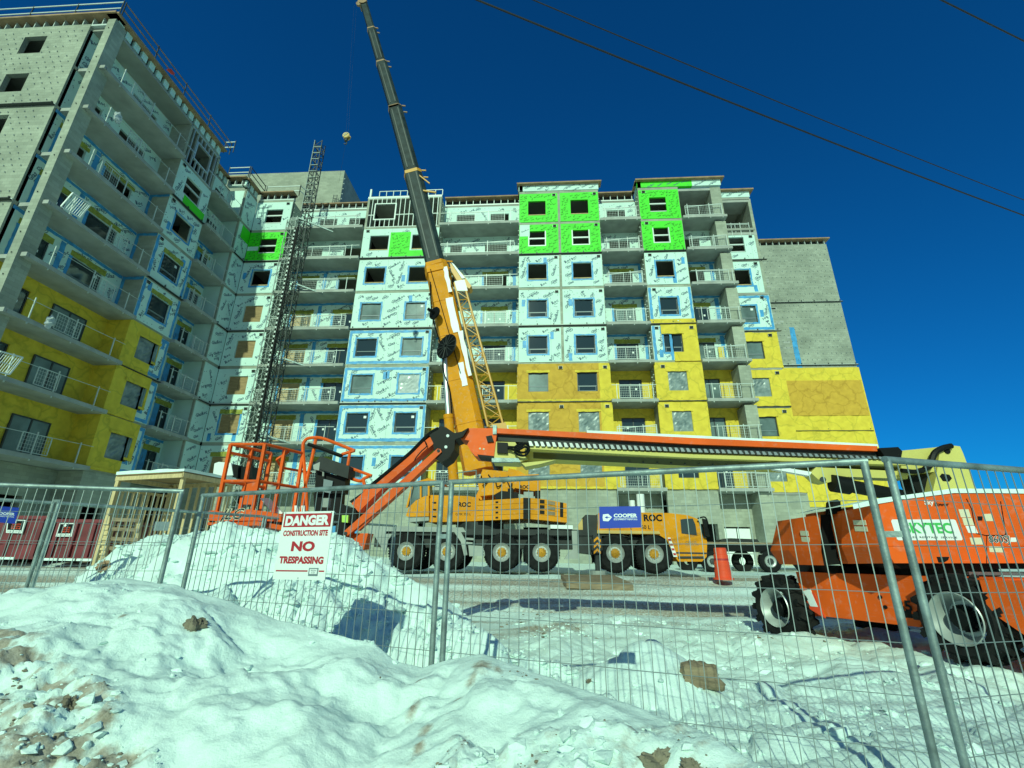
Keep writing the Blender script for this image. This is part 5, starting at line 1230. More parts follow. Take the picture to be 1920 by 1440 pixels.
plate([(1797, 955), (1816, 955), (1821, 970), (1802, 970)], 3); plate([(1804, 971), (1822, 971), (1827, 985), (1808, 985)], 3); plate([(1810, 986), (1828, 986), (1834, 1000), (1816, 999)], 0)
plate([(1818, 1008), (1840, 1008), (1844, 1021), (1822, 1021)], 3); plate([(1842, 964), (1860, 963), (1864, 977), (1846, 977)], 3); plate([(1833, 968), (1842, 968), (1842, 976), (1834, 976)], 2)
plate([(1854, 1024), (1882, 1025), (1882, 1036), (1856, 1035)], 3); plate([(1895, 1008), (1906, 1008), (1906, 1016), (1895, 1016)], 0)
put_text(m, '860SJ', onY(1874, 1013, YHd-.008), Vector((1, 0, 0)), EZ, width=onY(1893, 1010, YHd).x-onY(1853, 1010, YHd).x, mi=0, bold=.035, shear=.12); put_text(m, '860SJ', onY(1874, 1013, YHd-.012), Vector((1, 0, 0)), EZ, width=.95*(onY(1893, 1010, YHd).x-onY(1853, 1010, YHd).x), mi=2, bold=.0, shear=.12)
put_text(m, 'Sky', onY(1742, 943, YHd-.008), Vector((1, 0, -.0)), EZ, height=.10, mi=0, bold=.02, shear=.1); put_text(m, 'Power', onY(1766, 945.5, YHd-.008), Vector((1, 0, 0)), EZ, height=.06, mi=2, bold=.02, shear=.25)
m.build('decal', ['swhite', 'sgreen', 'black', 'decal'], hood); m = MB()
e0 = onY(1613, 980, YHd+.375); ed = (onY(1647.5, 980, YHd)-onY(1579, 980, YHd+.75)).normalized(); en = Vector((ed.y, -ed.x, 0)).normalized()
for z in (.0, -.10): m.obox(e0+EZ*z+en*.012, (ed, EZ, en), (.13, .04, .004), 0)
m.build('decal', 'decal', hood); m = MB()
e0 = onY(1511, 1000, YHd+1.45); ed = (onY(1538, 990, YHd+1.05)-onY(1493, 990, YHd+1.7)).normalized(); en = Vector((ed.y, -ed.x, 0)).normalized()
for z in (.0, -.11): m.obox(e0+EZ*z+en*.03, (ed, EZ, en), (.11, .045, .004), 0)
m.build('decal', 'decal', hood)
# main boom
m = MB(); m.prism(pl([(931, 802.8), (1300, 821), (1645, 836.5), (1645, 846), (1300, 833), (931, 812)], YL), (0, .5, 0), 0); m.prism(pl([(931, 812.5), (1300, 833.2), (1648, 846.2), (1668, 858), (1300, 842), (978, 829), (931, 826)], YL+.10), (0, .36, 0), 1)
bo = m.build('upper_boom', ['orange', 'deck'], lift)
m = MB(); tp = [(925, 800.5), (1000, 804), (1100, 808.5), (1200, 813.2), (1300, 818), (1400, 823), (1500, 827.6), (1646, 834.6)]
for (p, q) in zip(tp[2:-1], tp[3:]): 
    a, b = onY(*p, YL+.01), onY(*q, YL+.01); h_ = .018; m.add([a-EZ*.03, b-EZ*.03, b+EZ*h_, a+EZ*h_, a+Vector((0, .48, h_)), b+Vector((0, .48, h_))], [(0, 1, 2, 3), (3, 2, 5, 4)])
m.build('snow_cover', 'snow', bo)
m = MB()
for i in range(64):
    t = i/64; x = 990+700*t; y0 = 826.5+31*t; y1 = 836+26.5*t; w_ = 700/64
    m.prism(pl([(x+1, y0+.5), (x+w_*.55, y0+.8), (x+w_*.95, y1), (x+w_*.3, y1-.2)], YL-.05), (0, .12, 0), 0); m.prism(pl([(x+w_*.5, y0+1.2), (x+w_, y0+1.2), (x+w_*1.1, y1), (x+w_*.9, y1)], YL-.02), (0, .1, 0), 1)
m.build('cable_carrier', ['track', 'deck'], lift)
def prof(x, ys, Ys): return [onY(x, y, Y) for y, Y in zip(ys, Ys)]
Ys = [YL, YL, YL+.06, YL+.42, YL+.46, YL+.62, YL+.62]
m = MB(); m.loft([prof(984, [835, 841, 846, 861, 867, 862, 832], Ys), prof(1300, [852, 858.5, 862, 876, 881, 876, 848], Ys), prof(1700, [864.5, 872, 876, 889, 894, 889, 860], Ys)], 0)
for i in range(9): x = 1180+i*26; p = onY(x, 866.5+(x-1300)*.03, YL+.22); m.tube(p-EZ*.02, p-EZ*.045, .02, 6, 1)
m.prism(pl([(1690, 845), (1762, 838), (1756, 884), (1690, 892)], YL+.02), (0, .6, 0), 0)
m.prism(pl([(1530, 876), (1702, 884), (1702, 898), (1590, 894), (1552, 905), (1538, 902), (1520, 886)], YL+.12), (0, .3, 0), 0); m.tube(onY(1543, 899, YL+.05), onY(1543, 899, YL+.5), .05, 10, 1)
lb = m.build('main_boom', ['cream', 'dsteel'], lift)
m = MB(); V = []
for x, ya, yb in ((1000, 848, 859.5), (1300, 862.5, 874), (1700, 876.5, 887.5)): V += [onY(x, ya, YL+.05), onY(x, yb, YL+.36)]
m.add(V+[p_+Vector((0, .02, .03)) for p_ in V], [(0, 1, 3, 2), (2, 3, 5, 4), (6, 8, 9, 7), (8, 10, 11, 9), (0, 2, 8, 6), (2, 4, 10, 8), (1, 7, 9, 3), (3, 9, 11, 5)], 0); m.build('underside_shade', 'boom_shade', lb)  # dark strip added as painted shade under the boom, not a real part
m = MB(); m.prism(pl([(1648, 840), (1684, 838), (1692, 846), (1690, 857), (1660, 857)], YL-.06), (0, .5, 0), 0); m.curve(pl([(1734, 880), (1745, 868), (1752, 850), (1768, 840), (1784, 836)], YL-.08), .05, 7); m.curve(pl([(1690, 882), (1720, 884), (1742, 876), (1750, 862)], YL-.06), .04, 7); m.build('hose_guide', 'black', lift); m = MB(); m.prism(pl([(1448, 871), (1462, 866), (1466, 872), (1452, 877)], YL-.05), (0, .1, 0), 0); m.build('hose_clamp', 'black', lift)
m = MB(); m.prism(pl([(1450, 873), (1522, 885), (1518, 892), (1452, 880)], YL-.1), (0, .12, 0), 0); m.build('frosted_bracket', 'swhite', lift)
# tower link and lift cylinder
m = MB(); m.prism(pl([(1764, 836), (1776, 834), (1800, 837), (1806, 850), (1834, 926), (1748, 926), (1756, 890), (1760, 860)], YL-.05), (0, .75, 0), 0)
for x, y, r in ((1777, 845.5, .05), (1729, 882, .05)): p = onY(x, y, YL-.07); m.tube(p, p+Vector((0, .05, 0)), r, 12, 1)
m.prism(pl([(1762, 893), (1766, 888), (1780, 890), (1785, 897), (1780, 903), (1768, 902)], YL-.055), (0, .01, 0), 1); m.prism(pl([(1708, 893), (1746, 890), (1743, 925), (1722, 926), (1712, 908)], YL+.15), (0, .3, 0), 1)
m.build('tower_link', ['cream', 'black'], lift)
m = MB(); m.tube(onY(1560, 906, YL+.1), onY(1592, 911, YL+.1), .155, 16); m.tube(onY(1590, 910.5, YL+.1), onY(1725, 937, YL+.2), .115, 16); m.build('lift_cylinder', 'black', lift, smooth=True, angle=35)
# boom head, knuckle and jib
m = MB(); m.prism(pl([(862, 815), (876, 803), (931.5, 802.6), (931.5, 812), (926, 858), (891, 855), (882, 845), (876, 834), (880, 826), (864, 823)], YL-.02), (0, .5, 0), 0); m.prism(pl([(895, 852), (926, 855), (926, 859), (897, 856)], YL-.035), (0, .4, 0), 1)
for x, y in ((900, 841), (907, 842)): m.tube(onY(x, y, YL-.03), onY(x, y, YL), .02, 6, 2)
m.prism(pl([(924, 797), (931, 797), (931, 814), (924, 814)], YL-.05), (0, .6, 0), 3); m.prism(pl([(911, 818), (922, 816), (926, 828), (914, 829)], YL-.06), (0, .05, 0), 1)
m.build('boom_head', ['orange', 'black', 'decal', 'galv'], lift)
m = MB(); m.prism(pl([(924, 828), (966, 829), (978, 850), (990, 861), (972, 867), (924, 865)], YL-.0), (0, .5, 0), 0); m.prism(pl([(922, 858), (972, 859), (976, 866), (922, 866)], YL-.03), (0, .1, 0), 1); m.prism(pl([(978, 868), (1042, 862), (1012, 870), (985, 875)], YL-.02), (0, .4, 0), 0); m.prism(pl([(932, 829), (952, 830), (952, 850), (932, 849)], YL-.06), (0, .08, 0), 2)
for r in (0, 6): m.curve(pl([(952, 838+r*.3), (970, 838+r), (984, 832+r), (992, 838+r), (984, 848+r), (970, 846+r), (966, 838+r), (980, 830+r)], YL-.07-r*.004), .022, 6, 2)
m.build('boom_nose', ['cream', 'galv', 'black'], lift)
m = MB(); m.prism(pl([(803, 812), (826, 799), (836, 801), (852, 812), (866, 809), (878, 802), (868, 818), (853, 824), (852, 842), (842, 858), (827, 868), (815, 858), (812, 830)], YL-.12), (0, .55, 0), 0)
for x, y in ((839.5, 817), (836, 838)): m.tube(onY(x, y, YL-.14), onY(x, y, YL-.1), .03, 8, 1)
m.curve(pl([(690, 915), (730, 882), (770, 848), (803, 815), (822, 803)], YL-.1), .035, 7); m.curve(pl([(796, 826), (800, 836), (790, 846), (780, 858), (777, 864)], YL-.16), .012, 5)
m.build('jib_knuckle', ['black', 'swhite'], lift)
m = MB(); m.prism(pl([(823, 807), (829, 812), (820, 826), (722, 910), (672, 960), (659, 944), (700, 905), (800, 824)], YL-.1), (0, .3, 0), 0); m.prism(pl([(690, 916), (806, 812), (811, 810), (806, 818), (692, 922), (660, 944), (655, 940)], YL-.06), (0, .3, 0), 1); m.build('jib', ['orange', 'black'], lift)
m = MB(); m.prism(pl([(820, 841), (826, 842), (828, 847), (732, 938), (652, 1004), (645, 1003), (645, 996), (736, 915)], YL-.16), (0, .12, 0), 0); m.prism(pl([(816, 858), (822, 856), (760, 915), (732, 940), (672, 995), (670, 985), (730, 925)], YL+.14), (0, .12, 0), 0)
for x, y in ((648, 1000), (822, 845)): m.tube(onY(x, y, YL-.18), onY(x, y, YL+.28), .03, 8, 1)
m.build('jib_link', ['orange', 'dsteel'], lift)
m = MB(); m.prism(pl([(640, 945), (655, 952), (668, 952), (668, 975), (650, 985), (650, 1000), (638, 1010), (630, 1000)], YL-.05), (0, .4, 0), 0); m.prism(pl([(641, 966), (653, 966), (652, 980), (641, 979)], YL-.14), (0, .08, 0), 1); m.prism(pl([(606, 934), (617, 934), (615, 951), (604, 951)], YL-.2), (0, .1, 0), 2)
m.prism(pl([(632, 995), (662, 1000), (690, 1000), (682, 1030), (640, 1035)], YL), (0, .3, 0), 3); m.build('platform_rotator', ['black', 'lime', 'cgrey', 'orange'], lift)
# platform
YP = 8.6
P1_, P2_ = onY(433, 833, YP), onY(498, 828, YP); zt_ = P1_.z; P3_ = onZ(568, 850, zt_); P4_ = P1_+(P3_-P2_)
zf_ = onY(402, 960, YP).z; zm_ = onY(415, 902, YP).z
lng = (P3_-P2_); wid = (P2_-P1_)
def at(u, v, z): q = P1_+wid*u+lng*v; return Vector((q.x, q.y, z))
m = MB()
for u, v in ((0, 0), (1, 0), (0, 1), (1, 1), (1, .5), (0, .5)): m.bar(at(u, v, zf_), at(u, v, zt_), .055, .055)
for z in (zt_, zm_):
    m.path([at(0, 1, z), at(0, 0, z), at(1, 0, z), at(1.02, .12, z), at(1, 1, z)], .030, 7)
    if z == zt_: m.bar(at(0, 0, z-.16), at(0, 1, z-.16), .05)
m.path([at(1, .62, zt_-.03), at(.75, .55, zt_-.2), at(.7, .75, zt_-.33), at(.8, 1.5, zt_-.33)], .026, 7)
m.prism([at(.72, -.02, zm_-.05), at(.99, -.02, zm_-.02), at(.99, -.02, zm_-.42), at(.72, -.02, zm_-.42)], lng.normalized()*.05, 0)
Yq = P3_.y
for pts in ([(576, 958), (571, 880), (568, 838), (573, 825), (582, 821), (600, 821), (622, 828), (665, 845)], [(592, 824), (586, 855), (580, 880), (572, 915), (566, 955), (562, 962)], [(665, 845), (655, 848), (642, 852), (640, 856)], [(656, 849), (652, 873)], [(655, 877), (697, 892)], [(655, 896), (675, 902), (683, 897), (692, 893)], [(681, 899), (684, 915), (683, 932)], [(568, 915), (600, 921)]): m.curve(pl(pts, Yq), .034, 7) if len(pts) > 2 else m.path(pl(pts, Yq), .03, 7)
m.build('platform_rails', 'orange', lift, smooth=True, angle=40)
m = MB(); ft = [onY(x, y, YP-.05) for x, y in ((391, 958), (400, 957), (412, 959), (420, 963), (428, 962), (442, 956), (470, 955), (482, 957), (500, 959), (527, 965), (527, 978), (480, 976), (412, 977), (390, 976))]
m.prism(ft, lng*.95+Vector((0, .1, 0)), 0); m.prism([onY(x, y, YP-.12) for x, y in ((388, 979), (420, 980), (480, 977), (560, 990), (560, 1000), (480, 985), (418, 988), (388, 984))], lng*.9, 0)
tx, tz = onY(434, 967, YP-.055), Vector((0, 0, 1))
for s_, mi_, dd, b_ in ((1.0, 1, 0, .05), (.96, 2, .005, .0)):
    put_text(m, 'JLG', tx-Vector((0, dd, 0)), (1, 0, .04), EZ, width=(onY(454, 967, YP).x-onY(414, 967, YP).x)*s_, mi=mi_, bold=b_, shear=.35)
m.build('platform_floor', ['orange', 'decal', 'black'], lift)
m = MB(); m.prism(pl([(590, 868), (601, 855), (655, 874), (652, 897), (600, 880), (589, 878)], Yq-.25), (0, .35, 0), 0); m.prism(pl([(587, 872), (600, 866), (598, 882), (588, 880)], Yq-.26), (0, .1, 0), 1); m.prism(pl([(592, 880), (648, 896), (646, 925), (590, 925)], Yq-.1), (0, .25, 0), 2)
m.prism(pl([(607, 898), (624, 902), (620, 925), (605, 922)], Yq-.14), (0, .03, 0), 3); m.prism(pl([(588, 925), (640, 925), (636, 985), (590, 985)], Yq+.02), (0, .2, 0), 2); m.path(pl([(578, 833), (600, 840), (640, 855)], Yq-.05), .04, 7, 2)
m.curve(pl([(600, 882), (606, 884), (606, 893)], Yq-.18), .02, 6, 1); m.build('control_console', ['deck', 'cgrey', 'black', 'frameg'], lift)
m = MB(); m.prism(pl([(487, 934), (503, 934), (530, 962), (527, 964), (510, 961)], Yq-.35), (0, .06, 0), 0); 
for x in (555, 568): m.prism(pl([(x-3, 948), (x+3, 948), (x+3, 962), (x-3, 962)], Yq-.3), (0, .05, 0), 0)
m.build('toe_plate', 'swhite', lift)

# ------------------------------------------------------------------ fence
def vz(p, z): return Vector((p[0], p[1], z))
FH_ = 1.86
def fence_panel(p, q, zt, label, group='temporary fence panels', tilt=0.0):
    p, q = vz(p, zt), vz(q, zt+tilt); d = (q-p); L = d.length; d.normalize(); r = .021
    o = thing('site_fence', label, 'fence panel', ((p.x+q.x)/2, (p.y+q.y)/2, zt-FH_), group)
    dn = Vector((0, 0, -FH_)); m = MB()
    m.tube(p-d*r, q+d*r, r*1.05, 10); m.tube(p+dn, q+dn, r, 10); m.tube(p+d*r*0, p+dn, r*1.1, 10); m.tube(q, q+dn, r*1.1, 10)
    m.build('frame', 'galv', o, smooth=True, angle=40)
    m = MB(); n = int(L/.078); h = .0025
    for i in range(1, n): a = p+d*(L*i/n); m.bar(a+EZ*-.01, a+dn+EZ*.01, h*2, h*2, 0, up=(d.x, d.y, 0))
    for i in range(1, 7): z = EZ*(-FH_*i/7+.02); k = 8; m.path([p+d*(L*j/k)+z+EZ*random.uniform(-.004, .004) for j in range(k+1)], h, 4)
    m.build('wire_mesh', 'wire', o); return o, p, d
T = [onZ(x, y, 2.2) for x, y in ((0, 909), (341, 921), (382, 929), (829, 905), (847, 904), (1619, 865), (1663, 862), (1920, 882), (0, 937), (101, 943), (111, 943), (337, 958))]
fA = fence_panel(T[1]+(T[0]-T[1])*1.75, T[1], 2.2, 'galvanised fence panel nearest the left edge, its top rail sunlit and frosted')
fB = fence_panel(T[2], T[3], 2.2, 'fence panel carrying the white danger sign, its foot buried in the snow bank')
fC = fence_panel(T[4], T[5], 2.2, 'widest fence panel in the middle with a blue rental sign wired to it')
fD = fence_panel(T[6], T[6]+(T[7]-T[6]).normalized()*2.9, 2.2, 'fence panel at the right edge in front of the near wheel of the lift')
dE = (T[9]-T[8]).normalized(); fE = fence_panel(T[9]-dE*2.6, T[9], 2.2, 'fence panel at the far left behind, carrying a second blue rental sign')
dF = (T[11]-T[10]).normalized(); fF = fence_panel(T[10], T[10]+dF*2.7, 2.2, 'fence panel in the second row in front of the maroon bins and pallet')
dG = Vector((.62, .78, 0)).normalized(); g0 = T[10]+dF*2.74; fG = fence_panel(g0, g0+dG*2.7, 2.18, 'rearmost fence panel half hidden behind the snow pile and danger sign panel')
def clamp(p, q, z):
    o = MB(); a, b = vz(p, z), vz(q, z); d = (b-a).normalized(); o.obox((a+b)/2, (d, d.cross(EZ), EZ), ((b-a).length/2+.02, .012, .018)); return o
for i, (a, b, l) in enumerate(((T[3], T[4], 'steel clamp joining the sign panel and the middle fence panel'), (T[5], T[6], 'steel clamp joining the middle and right hand fence panels'), (T[9], T[10], 'steel clamp joining two panels of the rear fence row'))):
    mb_ = clamp(a, b, 2.225 if i == 2 else 1.75); tag(mb_.build('fence_clamp', 'galv'), l, 'clamp', 'fence clamps')
def onF(x, y, P, d, off=0.0):
    n = Vector((d.y, -d.x, 0)); r_ = Vector(ray(x, y)); c = Vector(CAM); t = (P+n*off-c).dot(n)/r_.dot(n); return c+r_*t
def sign_plane(fp, px, off): return [onF(x, y, fp[1], fp[2], off) for x, y in px]
# danger sign
c4 = sign_plane(fB, [(533, 960), (626.4, 958), (608.7, 1088), (510.7, 1086.4)], .03)
ds = thing('danger_sign', 'white danger construction site no trespassing sign with red lettering, wired to the fence', 'danger sign', tuple((c4[2]+c4[3])/2))
def bil(c4, u, v): return (c4[0]*(1-u)+c4[1]*u)*(1-v)+(c4[3]*(1-u)+c4[2]*u)*v
nB = Vector((fB[2].y, -fB[2].x, 0)); 
m = MB(); m.prism(c4, -nB*.006, 0); m.build('sign_board', 'swhite', ds)
m = MB(); R_, U_ = (bil(c4, 1, .5)-bil(c4, 0, .5)), (bil(c4, .5, 0)-bil(c4, .5, 1)); Wd, Hd = R_.length, U_.length; U_n = U_.normalized(); R_n = R_.normalized()
def st(u, v, off=.001): return bil(c4, u, v)+nB*off
m.add([st(.03, .03), st(.97, .03), st(.97, .235), st(.03, .235)], [(3, 2, 1, 0)], 0)
put_text(m, 'DANGER', st(.5, .135, .002), R_n, U_n, width=Wd*.87, height=Hd*.155, mi=1, bold=.055, shear=.0)
put_text(m, 'CONSTRUCTION SITE', st(.5, .325), R_n, U_n, width=Wd*.88, height=Hd*.088, mi=0, bold=.05)
put_text(m, 'NO', st(.5, .52), R_n, U_n, width=Wd*.46, height=Hd*.15, mi=0, bold=.05)
put_text(m, 'TRESPASSING', st(.5, .72), R_n, U_n, width=Wd*.86, height=Hd*.108, mi=0, bold=.055)
m.add([st(.04, .865), st(.66, .865), st(.66, .885), st(.04, .885)], [(3, 2, 1, 0)], 0); m.add([st(.87, .865), st(.97, .865), st(.97, .885), st(.87, .885)], [(3, 2, 1, 0)], 0)
m.add([st(.68, .83), st(.86, .83), st(.86, .945), st(.68, .945)], [(3, 2, 1, 0)], 2); m.add([st(.70, .845, .002), st(.84, .845, .002), st(.84, .915, .002), st(.70, .915, .002)], [(3, 2, 1, 0)], 1)
put_text(m, 'SIGN', st(.77, .866, .003), R_n, U_n, width=Wd*.1, height=Hd*.022, mi=2, bold=.02); put_text(m, 'CO', st(.77, .896, .003), R_n, U_n, width=Wd*.07, height=Hd*.022, mi=2, bold=.02)
m.build('lettering', ['sred', 'swhite', 'frameg'], ds)
m = MB()
for u, v in ((.04, .015), (.96, .02), (.5, .975)): m = MB(); m.tube(st(u, v, .004), st(u, v, -.05), .006, 6); m.build('wire_tie', 'wire', ds)
def rental(fp, c, label, off=.03):
    n = Vector((fp[2].y, -fp[2].x, 0)); o = thing('rental_sign', label, 'sign', tuple((c[2]+c[3])/2), 'blue rental company signs on the fence')
    m = MB(); m.prism(c, -n*.005, 0); m.build('sign_board', 'sblue', o)
    m = MB(); R_ = (c[1]-c[0]); U_ = (c[0]-c[3]); W, H = R_.length, U_.length; rn, un = R_.normalized(), U_.normalized()
    def s(u, v, k=.001): return bil(c, u, v)+n*k
    for a, b, e, f in ((0, 1, 0, .02), (0, 1, .98, 1), (0, .012, .02, .98), (.988, 1, .02, .98)): m.add([s(a, e), s(b, e), s(b, f), s(a, f)], [(3, 2, 1, 0)], 0)
    m.add([s(.09, .36), s(.22, .34), s(.25, .40), s(.31, .50), s(.25, .62), s(.22, .68), s(.09, .66), s(.08, .5)], [(7, 6, 5, 4, 3, 2, 1, 0)], 1)
    m.add([s(.13, .50, .002), s(.20, .44, .002), s(.20, .48, .002), s(.29, .50, .002), s(.20, .52, .002), s(.20, .57, .002)], [(5, 4, 3, 2, 1, 0)], 2)
    put_text(m, 'COOPER', s(.635, .43), rn, un, width=W*.56, height=H*.17, mi=1, bold=.04); m.add([s(.36, .545), s(.91, .545), s(.91, .56), s(.36, .56)], [(3, 2, 1, 0)], 1)
    put_text(m, 'EQUIPMENT RENTALS', s(.635, .62), rn, un, width=W*.56, height=H*.065, mi=1, bold=.02)
    m.build('lettering', ['sblue', 'swhite', 'sblue'], o); return o
rental(fC, sign_plane(fC, [(1123.5, 950), (1201, 949), (1202, 989), (1124.5, 991)], .03), 'blue equipment rental sign in the middle, in front of the yellow crane')
cE = sign_plane(fE, [(-28, 947), (36, 952), (28, 982), (-34, 977)], .03); rental(fE, cE, 'blue equipment rental sign cut off by the left edge, in front of the bins')

# ------------------------------------------------------------------ site things
bins = 'maroon waste bins'
def waste_bin(px, Y, label, signpx=None, ribs=()):
    a, b, c, d = [onY(x, y, Y) for x, y in px]; dep = 2.2; z0, z1 = (c.z+d.z)/2, (a.z+b.z)/2; xl, xr = (a.x+d.x)/2, (b.x+c.x)/2
    o = thing('waste_bin', label, 'waste bin', ((xl+xr)/2, Y, z0), bins)
    m = MB(); m.box(xl, xr, Y, Y+.06, z0+.1, z1); m.box(xl, xl+.06, Y+.06, Y+dep, z0+.1, z1); m.box(xr-.06, xr, Y+.06, Y+dep, z0+.1, z1); m.box(xl, xr, Y+dep, Y+dep+.06, z0+.1, z1); m.box(xl+.06, xr-.06, Y+.06, Y+dep, z0+.1, z0+.2)
    m.box(xl-.05, xr+.05, Y-.06, Y+.0, z1-.10, z1+.02)
    for t in ribs: x = xl+(xr-xl)*t; m.box(x-.07, x+.07, Y-.09, Y, z0+.05, z1-.1)
    m.box(xl-.03, xr+.03, Y-.05, Y, z0+.52, z0+.58); m.box(xl, xr, Y-.08, Y+dep, z0, z0+.1)
    m.build('bin_shell', 'red', o); m = MB()
    for t in (.1, .4, .7): x = xl+(xr-xl)*t; m.obox((x, Y-.05, z0+.02), (EX, Vector((0, 1, 0)), EZ), (.3, .08, .04)); m.build('snow_cover', 'snow', o); m = MB()
    if signpx:
        q = [onY(x, y, Y-.10) for x, y in signpx]; m = MB(); m.prism(q, (0, .02, 0), 0)
        def s(u, v, k=.003): return bil(q, u, v)+Vector((0, -k, 0))
        m.add([s(.06, .06), s(.94, .06), s(.94, .94), s(.06, .94)], [(3, 2, 1, 0)], 1); m.add([s(.08, .78, .005), s(.92, .78, .005), s(.92, .92, .005), s(.08, .92, .005)], [(3, 2, 1, 0)], 0)
        rn, un = (q[1]-q[0]).normalized(), (q[0]-q[3]).normalized(); W = (q[1]-q[0]).length; H = (q[0]-q[3]).length
        for i, tx in enumerate(('WASTE', 'DISPOSAL', 'BIN')): put_text(m, tx, s(.55, .34+.15*i, .006), rn, un, width=W*.5, height=H*.10, mi=2, bold=.02, res=1)
        put_text(m, 'CALL FOR SERVICE', s(.5, .85, .008), rn, un, width=W*.7, height=H*.06, mi=1, res=1); m.lathe(s(.42, .17, .0), (0, -1, 0), [(.001, .006), (W*.08, .006)], 12, 0)
        m.build('bin_sign', ['swhite', 'black', 'drum'], o)
waste_bin([(-70, 966), (86, 970), (70, 1048), (-85, 1047)], 17.6, 'maroon waste bin at the left edge behind the blue sign', [(14, 974), (48, 975), (41, 1000), (11, 999)], (.05, .35, .62, .97))
waste_bin([(107, 972), (214, 978), (200, 1051), (92, 1050)], 17.6, 'maroon waste bin with a black notice on it, beside the timber pallet', [(112, 981), (140, 981), (134, 1006), (104, 1006)], (.05, .36, .68, .97))
# timber protection canopy
zc = 4.25
FR, FL, BR = onZ(345, 882, zc), onZ(220, 889, zc), onZ(440, 900, zc); BL = FL+(BR-FR)
cv = thing('timber_canopy', 'flat roofed canopy of fresh lumber under a layer of snow, left of the lift basket', 'canopy', tuple(vz((FR+BL)/2, 1.1)))
def cq(u, v, z): q = FL+(FR-FL)*u+(BL-FL)*v; return Vector((q.x, q.y, z))
m = MB(); m.loft([[cq(0, 0, zc-.06), cq(1, 0, zc-.06), cq(1, 1, zc-.06), cq(0, 1, zc-.06)], [cq(0, 0, zc-.03), cq(1, 0, zc-.03), cq(1, 1, zc-.03), cq(0, 1, zc-.03)]])
m.build('roof_deck', 'ply', cv); m = MB()
m.bar(cq(0, 0, zc-.17), cq(1, 0, zc-.17), .05, .14); m.bar(cq(1, 0, zc-.15), cq(1, 1, zc-.15), .05, .16); m.bar(cq(0, 0, zc-.15), cq(0, 1, zc-.15), .05, .16); m.bar(cq(0, 1, zc-.15), cq(1, 1, zc-.15), .05, .16)
m.build('roof_beam', 'timber', cv); m = MB()
for u, v in ((.03, .02), (.97, .06), (.97, .97), (.03, .97)): q = cq(u, v, 0); m = MB(); m.bar((q.x, q.y, .8), (q.x, q.y, zc-.2), .12, .12); m.build('post', 'timber', cv)
m = MB()
for i in range(11): q = cq(.03, .05+i*.09, 0); m.bar((q.x, q.y, .8), (q.x, q.y, zc-.55), .035, .09)
for i in range(7): q = cq(.1+.13*i, .97, 0); m.bar((q.x, q.y, .8), (q.x, q.y, zc-.2), .05, .09)
m.bar(cq(.03, .02, zc-.55), cq(.03, .97, zc-.55), .06, .09); m.build('wall_stud', 'timber', cv)
m = MB(); N = 8; V = [cq(-.01+1.02*i/N, -.01+1.02*j/N, zc+random.uniform(.05, .10)) for i in range(N+1) for j in range(N+1)]
m.add(V, [(i*(N+1)+j, (i+1)*(N+1)+j, (i+1)*(N+1)+j+1, i*(N+1)+j+1) for i in range(N) for j in range(N)])
bd = [cq(-.01+1.02*t, -.01, 0) for t in np.linspace(0, 1, N+1)]
for i in range(N): a, b = V[i*(N+1)], V[(i+1)*(N+1)]; m.quad(vz(a, zc-.03), vz(b, zc-.03), b, a)
for j in range(N): a, b = V[N*(N+1)+j], V[N*(N+1)+j+1]; m.quad(vz(a, zc-.03), vz(b, zc-.03), b, a)
m.build('snow_cover', 'snow', cv, smooth=True)
# upright pallet
pa = thing('wooden_pallet', 'weathered wooden pallet stood on end between the maroon bins and the snow pile', 'pallet', tuple(onY(225, 1050, 14.5)))
m = MB(); m.prism(pl([(198, 968), (206, 968), (196, 1052), (187, 1052)], 14.5), (0, .1, 0), 0)
for i in range(8): m.box(onY(196-i*1.2, 980+i*9.5, 14.5).x, onY(206-i*1.2, 980+i*9.5, 14.5).x, 14.46, 14.56, onY(200, 984+i*9.5, 14.5).z, onY(200, 980+i*9.5, 14.5).z, 0)
m.build('stringer', 'timber', pa); m = MB()
for i in range(5): y = 970+i*18; m.prism(pl([(204-i*2, y), (264-i*2, y+3), (262-i*2, y+9), (203-i*2, y+7)], 14.6), (0, .03, 0), 0)
m.prism(pl([(222, 972), (226, 972), (214, 1050), (209, 1050)], 14.68), (0, .1, 0), 0); m.prism(pl([(258, 974), (264, 974), (252, 1050), (246, 1050)], 14.68), (0, .1, 0), 1); m.build('deck_board', ['oldwood', 'timber'], pa)
# tarped pallets under the canopy
sp = thing('spool_rack', 'pale sheet of insulation leaning beneath the canopy', 'insulation sheet', tuple(onY(303, 995, 16.5)))
m = MB(); m.prism(pl([(291, 978), (324, 978), (318, 995), (287, 995)], 16.5), (0, .05, 0)); m.build('sheet', 'frameg', sp)
# traffic drum
dY = 18.0; dc = onY(1357, 1087, dY); dz = dc.z; td = thing('traffic_drum', 'orange red plastic traffic drum standing in the snow in front of the trailer', 'traffic drum', tuple(dc))
m = MB(); m.lathe((dc.x, dY, dz), (0, 0, 1), [(.33, 0), (.33, .06), (.27, .07), (.265, .30), (.25, .31), (.25, .55), (.24, .56), (.235, .80), (.21, .81), (.205, 1.0), (.18, 1.03), (.02, 1.03)], 26); m.build('drum_body', 'drum', td, smooth=True, angle=30)
m = MB(); m.lathe((dc.x, dY, dz), (0, 0, 1), [(.2435, .62), (.2405, .68)], 26); m.build('drum_band', 'sred', td)
